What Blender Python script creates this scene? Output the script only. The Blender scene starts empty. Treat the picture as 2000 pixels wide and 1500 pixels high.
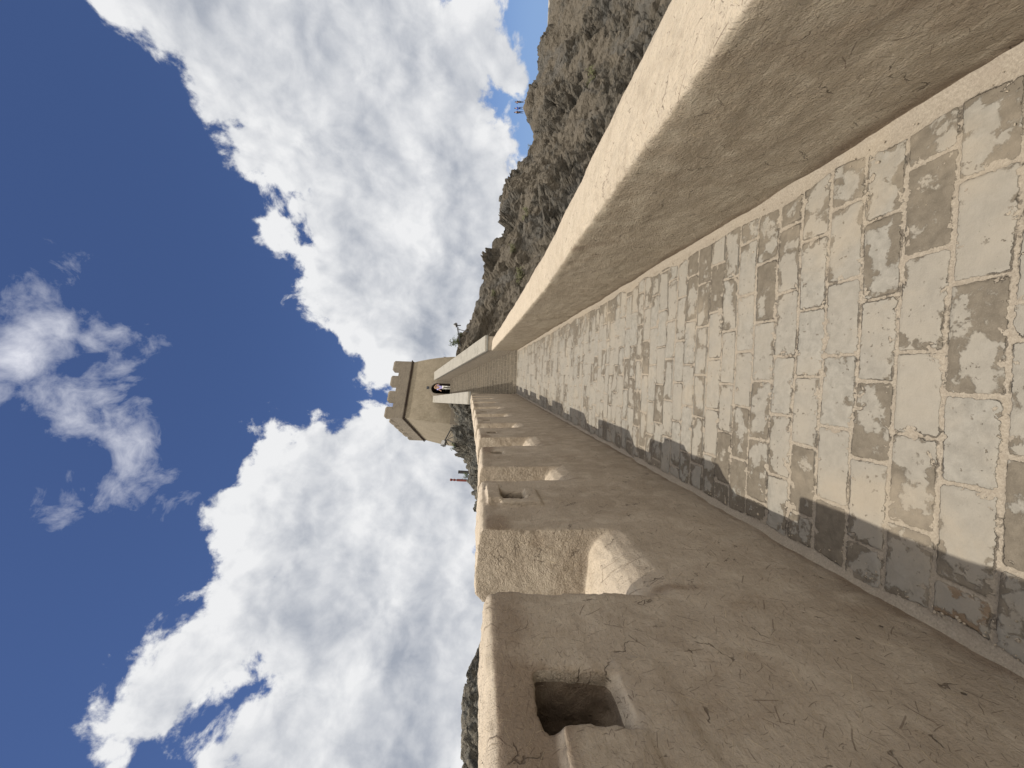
import bpy, bmesh, math, random
import numpy as np
from mathutils import Vector, Matrix

random.seed(7)
rng = np.random.default_rng(11)
S = bpy.context.scene
COL = S.collection
R = math.radians

# ------------------------------------------------------------------ camera frame
FPX = 751.0
PITCH, YAW, ROLL = R(2.7444), R(1.43805), R(2.0)
SL = 0.134593                      # slope of the walkway
EYE = np.array([0, 0, 1.65])
_F = np.array([-math.sin(YAW) * math.cos(PITCH), math.cos(YAW) * math.cos(PITCH), math.sin(PITCH)])
_R0 = np.array([math.cos(YAW), math.sin(YAW), 0.0])
_U0 = np.cross(_R0, _F)
_R = _R0 * math.cos(ROLL) + _U0 * math.sin(ROLL)
_U = _U0 * math.cos(ROLL) - _R0 * math.sin(ROLL)


def ray(ix, iy):
    return _F + _R * ((1500 - iy) - 750) / FPX - _U * (ix - 1000) / FPX


def at(ix, iy, rng_):
    """a point of the place seen along that line of sight, rng_ metres away (horizontally)"""
    d = ray(ix, iy)
    return EYE + d * (rng_ / math.hypot(d[0], d[1]))


# ------------------------------------------------------------------ noise (numpy)
def _h(ix, iy, iz, seed):
    n = (ix.astype(np.uint32) * np.uint32(374761393) + iy.astype(np.uint32) * np.uint32(668265263)
         + iz.astype(np.uint32) * np.uint32(2147483647) + np.uint32(seed * 974711 + 1013))
    n = (n ^ (n >> np.uint32(13))) * np.uint32(1274126177)
    n = (n ^ (n >> np.uint32(16))) * np.uint32(2246822519)
    return n ^ (n >> np.uint32(15))


def _rnd(ix, iy, iz, seed):
    return _h(ix, iy, iz, seed).astype(np.float64) / 4294967296.0


def gnoise(P, seed=0):
    P = np.asarray(P, float)
    I = np.floor(P).astype(np.int64)
    f = P - I
    w = f * f * f * (f * (f * 6 - 15) + 10)
    out = 0
    for dx in (0, 1):
        for dy in (0, 1):
            for dz in (0, 1):
                h = _h(I[:, 0] + dx, I[:, 1] + dy, I[:, 2] + dz, seed)
                gx = (h & np.uint32(1023)).astype(float) / 511.5 - 1
                gy = ((h >> np.uint32(10)) & np.uint32(1023)).astype(float) / 511.5 - 1
                gz = ((h >> np.uint32(20)) & np.uint32(1023)).astype(float) / 511.5 - 1
                v = gx * (f[:, 0] - dx) + gy * (f[:, 1] - dy) + gz * (f[:, 2] - dz)
                wt = ((w[:, 0] if dx else 1 - w[:, 0]) * (w[:, 1] if dy else 1 - w[:, 1])
                      * (w[:, 2] if dz else 1 - w[:, 2]))
                out = out + v * wt
    return out * 1.3


def fbm(P, octv=4, rough=0.5, seed=0, ridged=False):
    P = np.asarray(P, float)
    a, s, t = 1.0, 0, 0
    for k in range(octv):
        n = gnoise(P, seed + k * 7)
        if ridged:
            n = 1 - 2 * np.abs(n)
        s = s + a * n
        t += a
        a *= rough
        P = P * 2.07 + 13.7
    return s / t


def worley(P, seed=0):
    P = np.asarray(P, float)
    I = np.floor(P).astype(np.int64)
    f1 = np.full(len(P), 9.0)
    f2 = np.full(len(P), 9.0)
    cid = np.zeros(len(P))
    cx = np.zeros((len(P), 3))
    for dx in (-1, 0, 1):
        for dy in (-1, 0, 1):
            for dz in (-1, 0, 1):
                J = I + np.array([dx, dy, dz])
                q = np.stack([J[:, a] + _rnd(J[:, 0], J[:, 1], J[:, 2], seed + a) for a in range(3)], 1)
                d = np.sqrt(((P - q) ** 2).sum(1))
                c = _rnd(J[:, 0], J[:, 1], J[:, 2], seed + 5)
                closer = d < f1
                f2 = np.where(closer, f1, np.minimum(f2, d))
                cid = np.where(closer, c, cid)
                cx = np.where(closer[:, None], q, cx)
                f1 = np.where(closer, d, f1)
    return f1, f2, cid, P - cx


def sstep(a, b, x):
    t = np.clip((x - a) / (b - a), 0, 1)
    return t * t * (3 - 2 * t)


# ------------------------------------------------------------------ node helper
class NT:
    def __init__(self, tree):
        self.t = tree
        self.x = 0

    def n(self, typ, ins=None, **props):
        nd = self.t.nodes.new(typ)
        self.x += 40
        nd.location = (self.x, 0)
        for k, v in props.items():
            setattr(nd, k, v)
        for k, v in (ins or {}).items():
            self.put(nd.inputs[k], v)
        return nd

    def put(self, sock, v):
        if isinstance(v, bpy.types.NodeSocket):
            self.t.links.new(v, sock)
        elif v is not None:
            if sock.type == 'RGBA' and len(v) == 3:
                v = (*v, 1)
            sock.default_value = v

    def m(self, op, a, b=None, c=None, clamp=False):
        nd = self.n('ShaderNodeMath', operation=op, use_clamp=clamp)
        for i, v in enumerate((a, b, c)):
            if v is not None:
                self.put(nd.inputs[i], v)
        return nd.outputs[0]

    def v(self, op, a, b=None):
        nd = self.n('ShaderNodeVectorMath', operation=op)
        self.put(nd.inputs[0], a)
        if b is not None:
            self.put(nd.inputs[3] if op == 'SCALE' else nd.inputs[1], b)
        return nd.outputs['Value'] if op in ('DOT_PRODUCT', 'LENGTH') else nd.outputs[0]

    def mix(self, f, a, b, mode='MIX'):
        nd = self.n('ShaderNodeMix', data_type='RGBA', blend_type=mode)
        self.put(nd.inputs[0], f)
        self.put(nd.inputs[6], a)
        self.put(nd.inputs[7], b)
        return nd.outputs[2]

    def fmix(self, f, a, b):
        nd = self.n('ShaderNodeMix', data_type='FLOAT')
        self.put(nd.inputs[0], f)
        self.put(nd.inputs[2], a)
        self.put(nd.inputs[3], b)
        return nd.outputs[0]

    def noise(self, vec, scale, detail=4, rough=.55, dist=0.0, typ='FBM', out=0, lac=2.0):
        nd = self.n('ShaderNodeTexNoise', {'Vector': vec, 'Scale': scale, 'Detail': detail, 'Roughness': rough,
                                           'Distortion': dist, 'Lacunarity': lac}, noise_type=typ)
        return nd.outputs[out]

    def ss(self, x, a, b, lo=0.0, hi=1.0, typ='SMOOTHSTEP'):
        nd = self.n('ShaderNodeMapRange', {'Value': x, 'From Min': a, 'From Max': b, 'To Min': lo, 'To Max': hi},
                    interpolation_type=typ)
        return nd.outputs[0]

    def comb(self, x, y, z):
        return self.n('ShaderNodeCombineXYZ', {0: x, 1: y, 2: z}).outputs[0]

    def sep(self, v):
        return self.n('ShaderNodeSeparateXYZ', {0: v}).outputs

    def attr(self, name):
        return self.n('ShaderNodeAttribute', attribute_name=name).outputs['Fac']

    def bump(self, h, dist, strength=1.0, normal=None):
        return self.n('ShaderNodeBump', {'Height': h, 'Distance': dist, 'Strength': strength,
                                         'Normal': normal}).outputs[0]


def material(name, fn, rough=.9, spec=.2):
    m = bpy.data.materials.new(name)
    m.use_nodes = True
    t = m.node_tree
    t.nodes.clear()
    g = NT(t)
    out = g.n('ShaderNodeOutputMaterial')
    b = g.n('ShaderNodeBsdfPrincipled', {'Roughness': rough, 'Specular IOR Level': spec})
    t.links.new(b.outputs[0], out.inputs[0])
    res = fn(g, b)
    if res is not None:
        col, nor = res
        g.put(b.inputs['Base Color'], col)
        if nor is not None:
            g.put(b.inputs['Normal'], nor)
    return m


def pos(g):
    return g.n('ShaderNodeNewGeometry').outputs['Position']


def fibres(g, vec2, scale, lmax, w, seed):
    """one straw of random direction per cell; returns mask, random"""
    v = g.v('ADD', g.v('SCALE', vec2, scale), (seed * 3.7, seed * 1.9, 0))
    vo = g.n('ShaderNodeTexVoronoi', {'Vector': v, 'Scale': 1.0, 'Randomness': 1.0}, voronoi_dimensions='2D')
    d = g.sep(g.v('SUBTRACT', v, vo.outputs['Position']))
    c = g.n('ShaderNodeSeparateColor', {0: vo.outputs['Color']}).outputs
    an = g.m('MULTIPLY', c[0], 6.28)
    cs, sn = g.m('COSINE', an), g.m('SINE', an)
    a = g.m('ADD', g.m('MULTIPLY', d[0], cs), g.m('MULTIPLY', d[1], sn))
    b = g.m('SUBTRACT', g.m('MULTIPLY', d[1], cs), g.m('MULTIPLY', d[0], sn))
    b = g.m('ADD', b, g.m('MULTIPLY', g.m('MULTIPLY', a, a), g.m('MULTIPLY', g.m('SUBTRACT', c[1], .5), .5)))
    la = g.ss(g.m('ABSOLUTE', a), lmax * .8, lmax, 1, 0)
    lb = g.ss(g.m('ABSOLUTE', b), w * .4, w, 1, 0)
    return g.m('MULTIPLY', la, lb), c[2]


def plaster(c_lo, c_mid, c_hi, rough_amt=1.0, dark_stain=(.17, .125, .085), fine=1.0, cheek=0.0, dust=.45):
    def fn(g, b):
        P = pos(g)
        x, y, z = g.sep(P)
        v2 = g.comb(g.m('ADD', y, g.m('MULTIPLY', x, .6)), g.m('ADD', z, g.m('MULTIPLY', x, .8)), 0.0)
        big = g.noise(P, 1.1, 4, .6, .4)
        mid = g.noise(P, 6, 6, .62, .6)
        col = g.mix(g.ss(big, .38, .62), c_lo, c_mid)
        col = g.mix(g.ss(mid, .42, .72, 0, .8), col, c_hi)
        # damp, darker earth patches
        st = g.noise(g.v('MULTIPLY', P, (1.4, 1.4, .8)), 2.2, 5, .6, .8)
        col = g.mix(g.ss(st, .56, .74, 0, .55), col, dark_stain)
        nrm = g.sep(g.n('ShaderNodeNewGeometry').outputs['Normal'])
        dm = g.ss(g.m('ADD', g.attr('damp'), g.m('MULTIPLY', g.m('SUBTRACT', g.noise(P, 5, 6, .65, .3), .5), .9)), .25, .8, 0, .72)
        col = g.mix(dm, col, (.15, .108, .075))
        # pale dust on the flat tops, also painting in their sunlit brightness
        col = g.mix(g.m('MULTIPLY', g.ss(nrm[2], .4, .85), g.ss(g.noise(P, 9, 5, .65), .3, .55, dust * .6, dust)), col, (.53, .455, .36))
        # trowel grain, streaked
        gr = g.noise(g.v('MULTIPLY', P, (60, 26, 90)), 1.0, 4, .6, .3)
        col = g.mix(g.ss(gr, .3, .75, .0, .25 * fine), col, g.mix(1.0, col, (1.35, 1.3, 1.22), 'MULTIPLY'))
        # fine specks
        sp = g.noise(P, 170, 2, .5)
        col = g.mix(g.ss(sp, .64, .74, 0, .5 * fine), col, (.12, .09, .06))
        # cracks
        wv = g.v('ADD', P, g.v('SCALE', g.noise(P, 7, 4, .6, 0, out=1), .22))
        vo = g.n('ShaderNodeTexVoronoi', {'Vector': wv, 'Scale': 3.1}, feature='DISTANCE_TO_EDGE').outputs['Distance']
        wid = g.noise(P, 9, 3, .6)
        cr = g.m('MULTIPLY', g.ss(vo, .002, .011, 1, 0), g.ss(wid, .54, .62))
        col = g.mix(g.m('MULTIPLY', cr, .75), col, (.075, .055, .04))
        # little holes
        ho = g.n('ShaderNodeTexVoronoi', {'Vector': P, 'Scale': 14.0})
        hs = g.n('ShaderNodeSeparateColor', {0: ho.outputs['Color']}).outputs
        hm = g.m('MULTIPLY', g.ss(ho.outputs['Distance'], .05, .10, 1, 0), g.ss(hs[0], .88, .9))
        col = g.mix(g.m('MULTIPLY', hm, .8), col, (.05, .038, .03))
        # chopped straw
        h_f = 0
        for i, (sc, lm, w) in enumerate(((30, .36, .03), (17, .42, .022), (55, .40, .05), (8, .30, .02))):
            mk, rn = fibres(g, v2, sc, lm, w, i + 1)
            lite = g.m('MULTIPLY', mk, g.ss(rn, .62, .66))
            dark = g.m('MULTIPLY', mk, g.ss(rn, .30, .26))
            col = g.mix(g.m('MULTIPLY', lite, .24 * fine), col, (.56, .46, .31))
            col = g.mix(g.m('MULTIPLY', dark, .6 * fine), col, (.10, .07, .05))
            h_f = g.m('ADD', h_f, g.m('MULTIPLY', mk, .0012)) if i else g.m('MULTIPLY', mk, .0012)
        # relief
        r1 = g.noise(g.v('MULTIPLY', P, (1, .7, 1.1)), 42, 6, .66, .3)
        r2 = g.noise(P, 150, 4, .65, .2)
        ck_ = g.ss(g.m('MAXIMUM', g.m('ABSOLUTE', nrm[1]), g.m('MULTIPLY', nrm[0], -1.0)), .55, .9, 0, cheek)
        pit = g.noise(P, 75, 3, .55, .8)
        r1 = g.m('ADD', r1, g.m('MULTIPLY', g.m('MULTIPLY', ck_, pit), 1.6))
        h = g.m('ADD', g.m('MULTIPLY', r1, .0095 * rough_amt), g.m('MULTIPLY', r2, .0042 * rough_amt))
        h = g.m('ADD', h, h_f)
        h = g.m('SUBTRACT', h, g.m('MULTIPLY', cr, .005))
        h = g.m('SUBTRACT', h, g.m('MULTIPLY', hm, .012))
        return col, g.bump(h, 1.0, 1.0)
    return fn


M = {}
M['wall_plaster'] = material('mud_plaster', plaster((.245, .203, .156), (.292, .247, .194), (.355, .307, .245), 1.0, cheek=1.0, dust=.6))
M['loophole_shade'] = material('loophole_shade', plaster((.13, .098, .072), (.17, .13, .097), (.20, .16, .12), 1.3, fine=.25, dust=.1))  # plaster coloured darker to paint in the shade inside the loopholes
M['rough_plaster'] = material('rough_mud_plaster', plaster((.255, .213, .158), (.298, .254, .193), (.355, .31, .24), 1.35, dust=.60, cheek=.45))
M['tower_plaster'] = material('tower_plaster', plaster((.195, .168, .124), (.225, .194, .146), (.27, .236, .18), .8,
                                                       (.165, .138, .096), .5, dust=0))


def paving(g, b):
    P = pos(g)
    ed, r1, r2 = g.attr('edge'), g.attr('rand'), g.attr('rand2')
    n1 = g.noise(P, 55, 5, .65, .4)
    n0 = g.noise(P, 16, 4, .6, .3)
    e = g.m('ADD', ed, g.m('MULTIPLY', g.m('SUBTRACT', n1, .5), .020))
    e = g.m('ADD', e, g.m('MULTIPLY', g.m('SUBTRACT', n0, .53), .018))
    e = g.m('SUBTRACT', e, g.m('MULTIPLY', g.ss(n0, .56, .72), .045))
    brick = g.ss(e, -.0008, .0014)
    # grey film worn off the brick in crisp patches
    pn = g.noise(g.v('ADD', P, g.comb(g.m('MULTIPLY', r1, 7.0), 0.0, 0.0)), 8.5, 8, .62, .12)
    pe = g.ss(e, .0, .05, .10, 0)
    pb = g.m('ADD', g.m('ADD', pn, pe), g.m('MULTIPLY', g.m('SUBTRACT', g.m('POWER', r1, 2.2), .36), .30))
    px = g.sep(P)[0]
    pb = g.m('ADD', pb, g.ss(g.m('ABSOLUTE', g.m('SUBTRACT', px, .08)), .30, .85, -.062, .060))
    bare = g.ss(pb, .556, .606)
    spk = g.m('MULTIPLY', g.ss(g.noise(P, 46, 3, .55), .66, .69), g.ss(g.noise(P, 5, 2), .42, .6))
    bare = g.m('MAXIMUM', bare, spk)
    fn_ = g.noise(P, 24, 6, .65, .2)
    film = g.mix(g.ss(fn_, .3, .7), (.208, .194, .166), (.28, .262, .226))
    film = g.mix(g.m('MULTIPLY', r2, .7), film, (.255, .23, .19))
    film = g.mix(g.ss(g.noise(P, 3.2, 4, .6), .42, .68, 0, .75), film, (.285, .256, .21))
    bb = g.mix(g.ss(fn_, .3, .7), (.118, .10, .076), (.165, .141, .108))
    bb = g.mix(g.m('MULTIPLY', g.ss(r2, .988, .992), .6), bb, (.22, .145, .085))
    bb = g.mix(g.ss(g.noise(P, 240, 2, .5), .60, .72, 0, .4), bb, (.24, .21, .17))
    bc = g.mix(bare, film, bb)
    mn = g.noise(P, 120, 4, .65)
    mort = g.mix(g.ss(mn, .3, .7), (.24, .205, .16), (.33, .288, .23))
    mort = g.mix(g.ss(g.noise(P, 11, 4, .6), .48, .70, 0, .55), mort, (.25, .21, .165))
    mort = g.mix(g.ss(g.noise(P, 300, 2, .5), .62, .7, 0, .6), mort, (.14, .12, .10))
    col = g.mix(brick, mort, bc)
    # cracks between mortar and brick
    ck = g.m('MULTIPLY', g.m('MULTIPLY', g.ss(e, -.0045, -.001), g.ss(e, .0008, .003, 1, 0)),
             g.ss(g.noise(P, 7.5, 4, .6, .5), .50, .58))
    col = g.mix(g.m('MULTIPLY', ck, .55), col, (.085, .07, .055))
    # blown sand
    dust = g.ss(g.noise(P, 1.7, 5, .65, .4), .50, .72, 0, .45)
    col = g.mix(dust, col, (.335, .282, .21))
    h = g.m('MULTIPLY', mn, .0035)
    h = g.fmix(brick, h, g.m('ADD', .0045, g.m('MULTIPLY', fn_, .004)))
    h = g.m('SUBTRACT', h, g.m('MULTIPLY', g.m('MULTIPLY', bare, brick), .0022))
    h = g.m('ADD', h, g.m('MULTIPLY', g.noise(P, 200, 3, .6), .0012))
    h = g.m('SUBTRACT', h, g.m('MULTIPLY', ck, .006))
    g.put(b.inputs['Roughness'], g.fmix(bare, .85, .7))
    return col, g.bump(h, 1.0, .9)


M['paving'] = material('brick_paving', paving, .85, .25)


def bricks(c1, c2, mort, bw=.30, bh=.09, msize=.012, contrast=1.0, dirt=(.3, .26, .2), film=.35):
    def fn(g, b):
        uv = g.n('ShaderNodeUVMap', uv_map='UVMap').outputs[0]
        P = pos(g)
        w = g.v('ADD', uv, g.v('SCALE', g.v('SUBTRACT', g.noise(P, 8, 2, .5, 0, out=1), (.5, .5, .5)), .018))
        br = g.n('ShaderNodeTexBrick', {'Vector': w, 'Color1': c1, 'Color2': c2, 'Mortar': mort, 'Scale': 1.0,
                                        'Mortar Size': msize, 'Mortar Smooth': .25, 'Bias': 0.0,
                                        'Brick Width': bw, 'Row Height': bh})
        fac = br.outputs['Fac']
        nn = g.noise(P, 9, 6, .65, .4)
        col = g.mix(g.ss(nn, .46, .56, 0, film), br.outputs['Color'], dirt)
        col = g.mix(g.ss(g.noise(P, 40, 4, .6), .4, .7, 0, .45), col, g.mix(1.0, col, (.6, .58, .55), 'MULTIPLY'))
        col = g.mix(g.ss(g.noise(P, .8, 4, .6), .45, .7, 0, .3), col, dirt)
        h = g.m('ADD', g.m('MULTIPLY', fac, -.010), g.m('MULTIPLY', g.noise(P, 35, 5, .65), .012))
        return col, g.bump(h, 1.0, .9)
    return fn


M['step_brick'] = material('step_brick', bricks((.26, .231, .192), (.185, .163, .135), (.38, .34, .28), .30, .092, .012))
M['tower_brick'] = material('tower_brick', bricks((.20, .174, .142), (.15, .13, .105), (.26, .228, .186), .28, .075, .010, film=.25))
M['parapet_brick'] = material('parapet_brick', bricks((.265, .23, .188), (.20, .172, .14), (.33, .29, .235), .28, .075, .010))
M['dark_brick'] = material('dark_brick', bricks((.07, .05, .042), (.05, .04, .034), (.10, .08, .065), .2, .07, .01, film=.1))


def stone(c1, c2, bump=.004, sc=12):
    def fn(g, b):
        P = pos(g)
        n = g.noise(P, sc, 6, .65, .3)
        col = g.mix(g.ss(n, .35, .68), c1, c2)
        col = g.mix(g.ss(g.noise(P, sc * .15, 3), .45, .7, 0, .4), col, tuple(v * .75 for v in c1))
        return col, g.bump(g.noise(P, sc * 3, 5, .6), bump, 1.0)
    return fn


M['coping'] = material('coping_stone', stone((.245, .23, .198), (.31, .29, .25), .006, 9))
M['coping_edge'] = material('coping_edge', stone((.16, .16, .15), (.22, .22, .205), .004, 9))


def rock(lo, mid, dust, sc=1.0, light=(.27, .245, .205), vein=(.118, .115, .105)):
    def fn(g, b):
        P = pos(g)
        nz = g.sep(g.n('ShaderNodeNewGeometry').outputs['Normal'])[2]
        Q = g.v('MULTIPLY', P, (1.0, 1.0, 1.6))
        n1 = g.noise(Q, .55 * sc, 7, .68, .6)
        n2 = g.noise(Q, 1.9 * sc, 6, .62, .4)
        col = g.mix(g.ss(n2, .36, .66), lo, mid)
        col = g.mix(g.ss(n1, .40, .62, 0, .6), col, dust)
        oc = g.m('ADD', g.attr('outcrop'), g.m('MULTIPLY', g.m('SUBTRACT', g.noise(P, 1.2 * sc, 5, .65), .5), .8))
        col = g.mix(g.ss(oc, .62, .35, 0, .75), col, g.mix(n2, tuple(v * .8 for v in dust), tuple(v * 1.15 for v in dust)))
        # dust and scree lying on the flatter ledges
        f = g.m('MULTIPLY', g.ss(nz, .45, .9), g.ss(g.noise(P, 1.3 * sc, 6, .7), .42, .62))
        col = g.mix(g.m('MULTIPLY', f, .7), col, dust)
        col = g.mix(g.ss(g.noise(P, .16 * sc, 5, .6, .5), .50, .66, 0, .55), col, vein)
        col = g.mix(g.ss(g.noise(P, 5 * sc, 4, .6), .60, .74, 0, .4), col, light)
        vo = g.n('ShaderNodeTexVoronoi', {'Vector': g.v('ADD', Q, g.v('SCALE', g.noise(Q, 1.5 * sc, 3, .6, 0, out=1), .6)),
                                          'Scale': 2.2 * sc}, feature='F1')
        h = g.m('ADD', g.m('MULTIPLY', vo.outputs['Distance'], .22 / sc), g.m('MULTIPLY', n2, .5 / sc))
        h = g.m('ADD', h, g.m('MULTIPLY', g.noise(Q, 11 * sc, 5, .65), .10 / sc))
        return col, g.bump(h, 1.0, .8)
    return fn


M['rock'] = material('hill_rock', rock((.068, .063, .054), (.112, .102, .086), (.122, .104, .080), 1.0, (.19, .172, .145), (.085, .085, .082)))
M['dark_rock'] = material('dark_rock', rock((.045, .046, .044), (.098, .098, .090), (.19, .168, .13), 1.8))
M['plain'] = material('gobi_gravel', stone((.30, .27, .22), (.38, .34, .28), .02, .02))
M['iron'] = material('dark_iron', stone((.035, .035, .038), (.055, .053, .052), .001, 40), .6, .4)
M['lamp_metal'] = material('lamp_metal', stone((.10, .10, .105), (.15, .15, .15), .001, 40), .5, .5)
M['lamp_glass'] = material('lamp_glass', stone((.42, .43, .44), (.5, .5, .5), .0005, 20), .15, .6)
M['red_stone'] = material('red_painted_post', stone((.13, .032, .028), (.19, .055, .042), .004, 14), .7)
M['dark_stone'] = material('dark_post', stone((.035, .034, .036), (.055, .053, .053), .004, 14), .8)
M['leaf'] = material('shrub_leaf', stone((.050, .075, .030), (.095, .115, .05), .002, 18), .7)
M['dry_leaf'] = material('dry_shrub_leaf', stone((.085, .09, .045), (.13, .125, .07), .002, 18), .8)
M['twig'] = material('twig', stone((.08, .06, .04), (.12, .09, .06), .002, 18))
M['skin'] = material('skin', stone((.42, .25, .17), (.46, .28, .19), .0003, 30), .55, .4)
M['hair_blond'] = material('light_brown_hair', stone((.30, .20, .13), (.40, .28, .19), .004, 60), .6)
M['hair_dark'] = material('dark_hair', stone((.02, .016, .014), (.035, .028, .024), .004, 60), .6)
M['lavender'] = material('lavender_cloth', stone((.40, .38, .78), (.50, .48, .86), .006, 22), .85)
M['white_cloth'] = material('white_cloth', stone((.68, .68, .64), (.78, .78, .74), .006, 22), .85)
M['black_cloth'] = material('black_cloth', stone((.022, .022, .028), (.04, .04, .048), .006, 22), .85)
M['grey_cloth'] = material('grey_cloth', stone((.06, .058, .058), (.09, .085, .085), .006, 22), .85)
M['blue_cloth'] = material('blue_cloth', stone((.025, .085, .36), (.035, .12, .45), .006, 22), .85)
M['navy_cloth'] = material('navy_cloth', stone((.02, .022, .05), (.03, .034, .07), .006, 22), .85)
M['plaque'] = material('door_plaque', stone((.045, .05, .06), (.07, .075, .09), .002, 20), .5)


# ------------------------------------------------------------------ object helpers
def tag(o, label=None, cat=None, group=None, kind=None):
    for k, v in (('label', label), ('category', cat), ('group', group), ('kind', kind)):
        if v:
            o[k] = v
    return o


def empty(name, loc, label, cat, group=None):
    o = bpy.data.objects.new(name, None)
    o.empty_display_size = .2
    o.location = Vector(loc)
    COL.objects.link(o)
    return tag(o, label, cat, group)


def link(name, me, mat=None, parent=None, origin=None):
    """verts are in world coordinates; origin / parent location is subtracted"""
    o = bpy.data.objects.new(name, me)
    COL.objects.link(o)
    if mat is not None and not me.materials:
        me.materials.append(mat)
    off = None
    if parent is not None:
        o.parent = parent
        off = parent.location if parent.parent is None else parent.location + parent.parent.location
    elif origin is not None:
        off = Vector(origin)
        o.location = off
    if off is not None:
        me.transform(Matrix.Translation(-Vector(off)))
    return o


def np_mesh(name, V, Fq, smooth=True, attrs=None):
    me = bpy.data.meshes.new(name)
    V = np.asarray(V, np.float32)
    Fq = np.asarray(Fq, np.int32)
    me.vertices.add(len(V))
    me.vertices.foreach_set('co', V.ravel())
    k = Fq.shape[1]
    me.loops.add(Fq.size)
    me.loops.foreach_set('vertex_index', Fq.ravel())
    me.polygons.add(len(Fq))
    me.polygons.foreach_set('loop_start', np.arange(0, Fq.size, k, dtype=np.int32))
    me.update(calc_edges=True)
    me.polygons.foreach_set('use_smooth', np.full(len(Fq), smooth))
    for an, av in (attrs or {}).items():
        a = me.attributes.new(an, 'FLOAT', 'POINT')
        a.data.foreach_set('value', np.asarray(av, np.float32))
    me.validate()
    me.update()
    return me


def grid_faces(nr, nc):
    i = np.arange(nr * nc).reshape(nr, nc)
    return np.stack([i[:-1, :-1].ravel(), i[:-1, 1:].ravel(), i[1:, 1:].ravel(), i[1:, :-1].ravel()], 1)


class MB:
    """collects shapes (with metre UVs) into one mesh"""
    def __init__(self):
        self.bm = bmesh.new()
        self.uv = self.bm.loops.layers.uv.new('UVMap')

    def face(self, pts, uvs=None):
        vs = [self.bm.verts.new(Vector(p)) for p in pts]
        f = self.bm.faces.new(vs)
        f.normal_update()
        if uvs is None:
            n = f.normal
            if abs(n.z) > .75:
                uvs = [(p[0], p[1]) for p in pts]
            else:
                t = Vector((-n.y, n.x, 0)).normalized()
                uvs = [(Vector(p).dot(t), p[2]) for p in pts]
        for l, q in zip(f.loops, uvs):
            l[self.uv].uv = q
        return f

    def hexa(self, b, t):
        """b, t: four bottom and four top corners, both counter-clockwise seen from above"""
        self.face([b[3], b[2], b[1], b[0]])
        self.face(t)
        for i in range(4):
            j = (i + 1) % 4
            self.face([b[i], b[j], t[j], t[i]])

    def box(self, c, s, ax=None):
        """centre, full size, optional (u,v,w) axes"""
        ax = ax or (Vector((1, 0, 0)), Vector((0, 1, 0)), Vector((0, 0, 1)))
        c = Vector(c)
        u, v, w = [Vector(a) * (k / 2) for a, k in zip(ax, s)]
        b = [c - u - v - w, c + u - v - w, c + u + v - w, c - u + v - w]
        self.hexa(b, [p + w * 2 for p in b])

    def tube(self, p, q, r, n=8, r2=None):
        p, q = Vector(p), Vector(q)
        r2 = r if r2 is None else r2
        d = (q - p).normalized()
        a = d.orthogonal().normalized()
        b = d.cross(a)
        A = [p + (a * math.cos(2 * math.pi * k / n) + b * math.sin(2 * math.pi * k / n)) * r for k in range(n)]
        B = [q + (a * math.cos(2 * math.pi * k / n) + b * math.sin(2 * math.pi * k / n)) * r2 for k in range(n)]
        for k in range(n):
            j = (k + 1) % n
            self.face([A[k], A[j], B[j], B[k]])
        self.face(A[::-1])
        self.face(B)

    def lathe(self, base, prof, n=12):
        base = Vector(base)
        rings = [[base + Vector((r * math.cos(2 * math.pi * k / n), r * math.sin(2 * math.pi * k / n), z)) for k in range(n)]
                 for r, z in prof]
        for a, b in zip(rings[:-1], rings[1:]):
            for k in range(n):
                j = (k + 1) % n
                self.face([a[k], a[j], b[j], b[k]])
        self.face(rings[0][::-1])
        self.face(rings[-1])

    def build(self, name, mat, parent=None, smooth=False, bevel=0, origin=None):
        if bevel:
            bmesh.ops.remove_doubles(self.bm, verts=self.bm.verts, dist=1e-5)
            bmesh.ops.bevel(self.bm, geom=list(self.bm.edges), offset=bevel, segments=2, affect='EDGES', clamp_overlap=True)
        elif smooth:
            bmesh.ops.remove_doubles(self.bm, verts=self.bm.verts, dist=1e-5)
        bmesh.ops.recalc_face_normals(self.bm, faces=self.bm.faces)
        me = bpy.data.meshes.new(name)
        self.bm.to_mesh(me)
        self.bm.free()
        if smooth:
            me.polygons.foreach_set('use_smooth', [True] * len(me.polygons))
        return link(name, me, mat, parent, origin)


def evaluated(obj):
    dg = bpy.context.evaluated_depsgraph_get()
    dg.update()
    me = bpy.data.meshes.new_from_object(obj.evaluated_get(dg))
    old = obj.data
    bpy.data.objects.remove(obj)
    bpy.data.meshes.remove(old)
    return me


def remeshed(mb, voxel, smooth_iter):
    """fuse overlapping solids into one worn, rounded surface -> verts, quads"""
    bmesh.ops.remove_doubles(mb.bm, verts=mb.bm.verts, dist=1e-6)
    bmesh.ops.recalc_face_normals(mb.bm, faces=mb.bm.faces)
    me = bpy.data.meshes.new('tmp')
    mb.bm.to_mesh(me)
    mb.bm.free()
    o = bpy.data.objects.new('tmp', me)
    COL.objects.link(o)
    md = o.modifiers.new('r', 'REMESH')
    md.mode = 'VOXEL'
    md.voxel_size = voxel
    md.adaptivity = 0
    sm = o.modifiers.new('s', 'SMOOTH')
    sm.factor = .5
    sm.iterations = smooth_iter
    me = evaluated(o)
    V = np.empty(len(me.vertices) * 3, np.float32)
    me.vertices.foreach_get('co', V)
    V = V.reshape(-1, 3).astype(float)
    F = np.empty(len(me.loops), np.int32)
    me.loops.foreach_get('vertex_index', F)
    F = F.reshape(-1, 4)
    bpy.data.meshes.remove(me)
    return V, F


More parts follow.
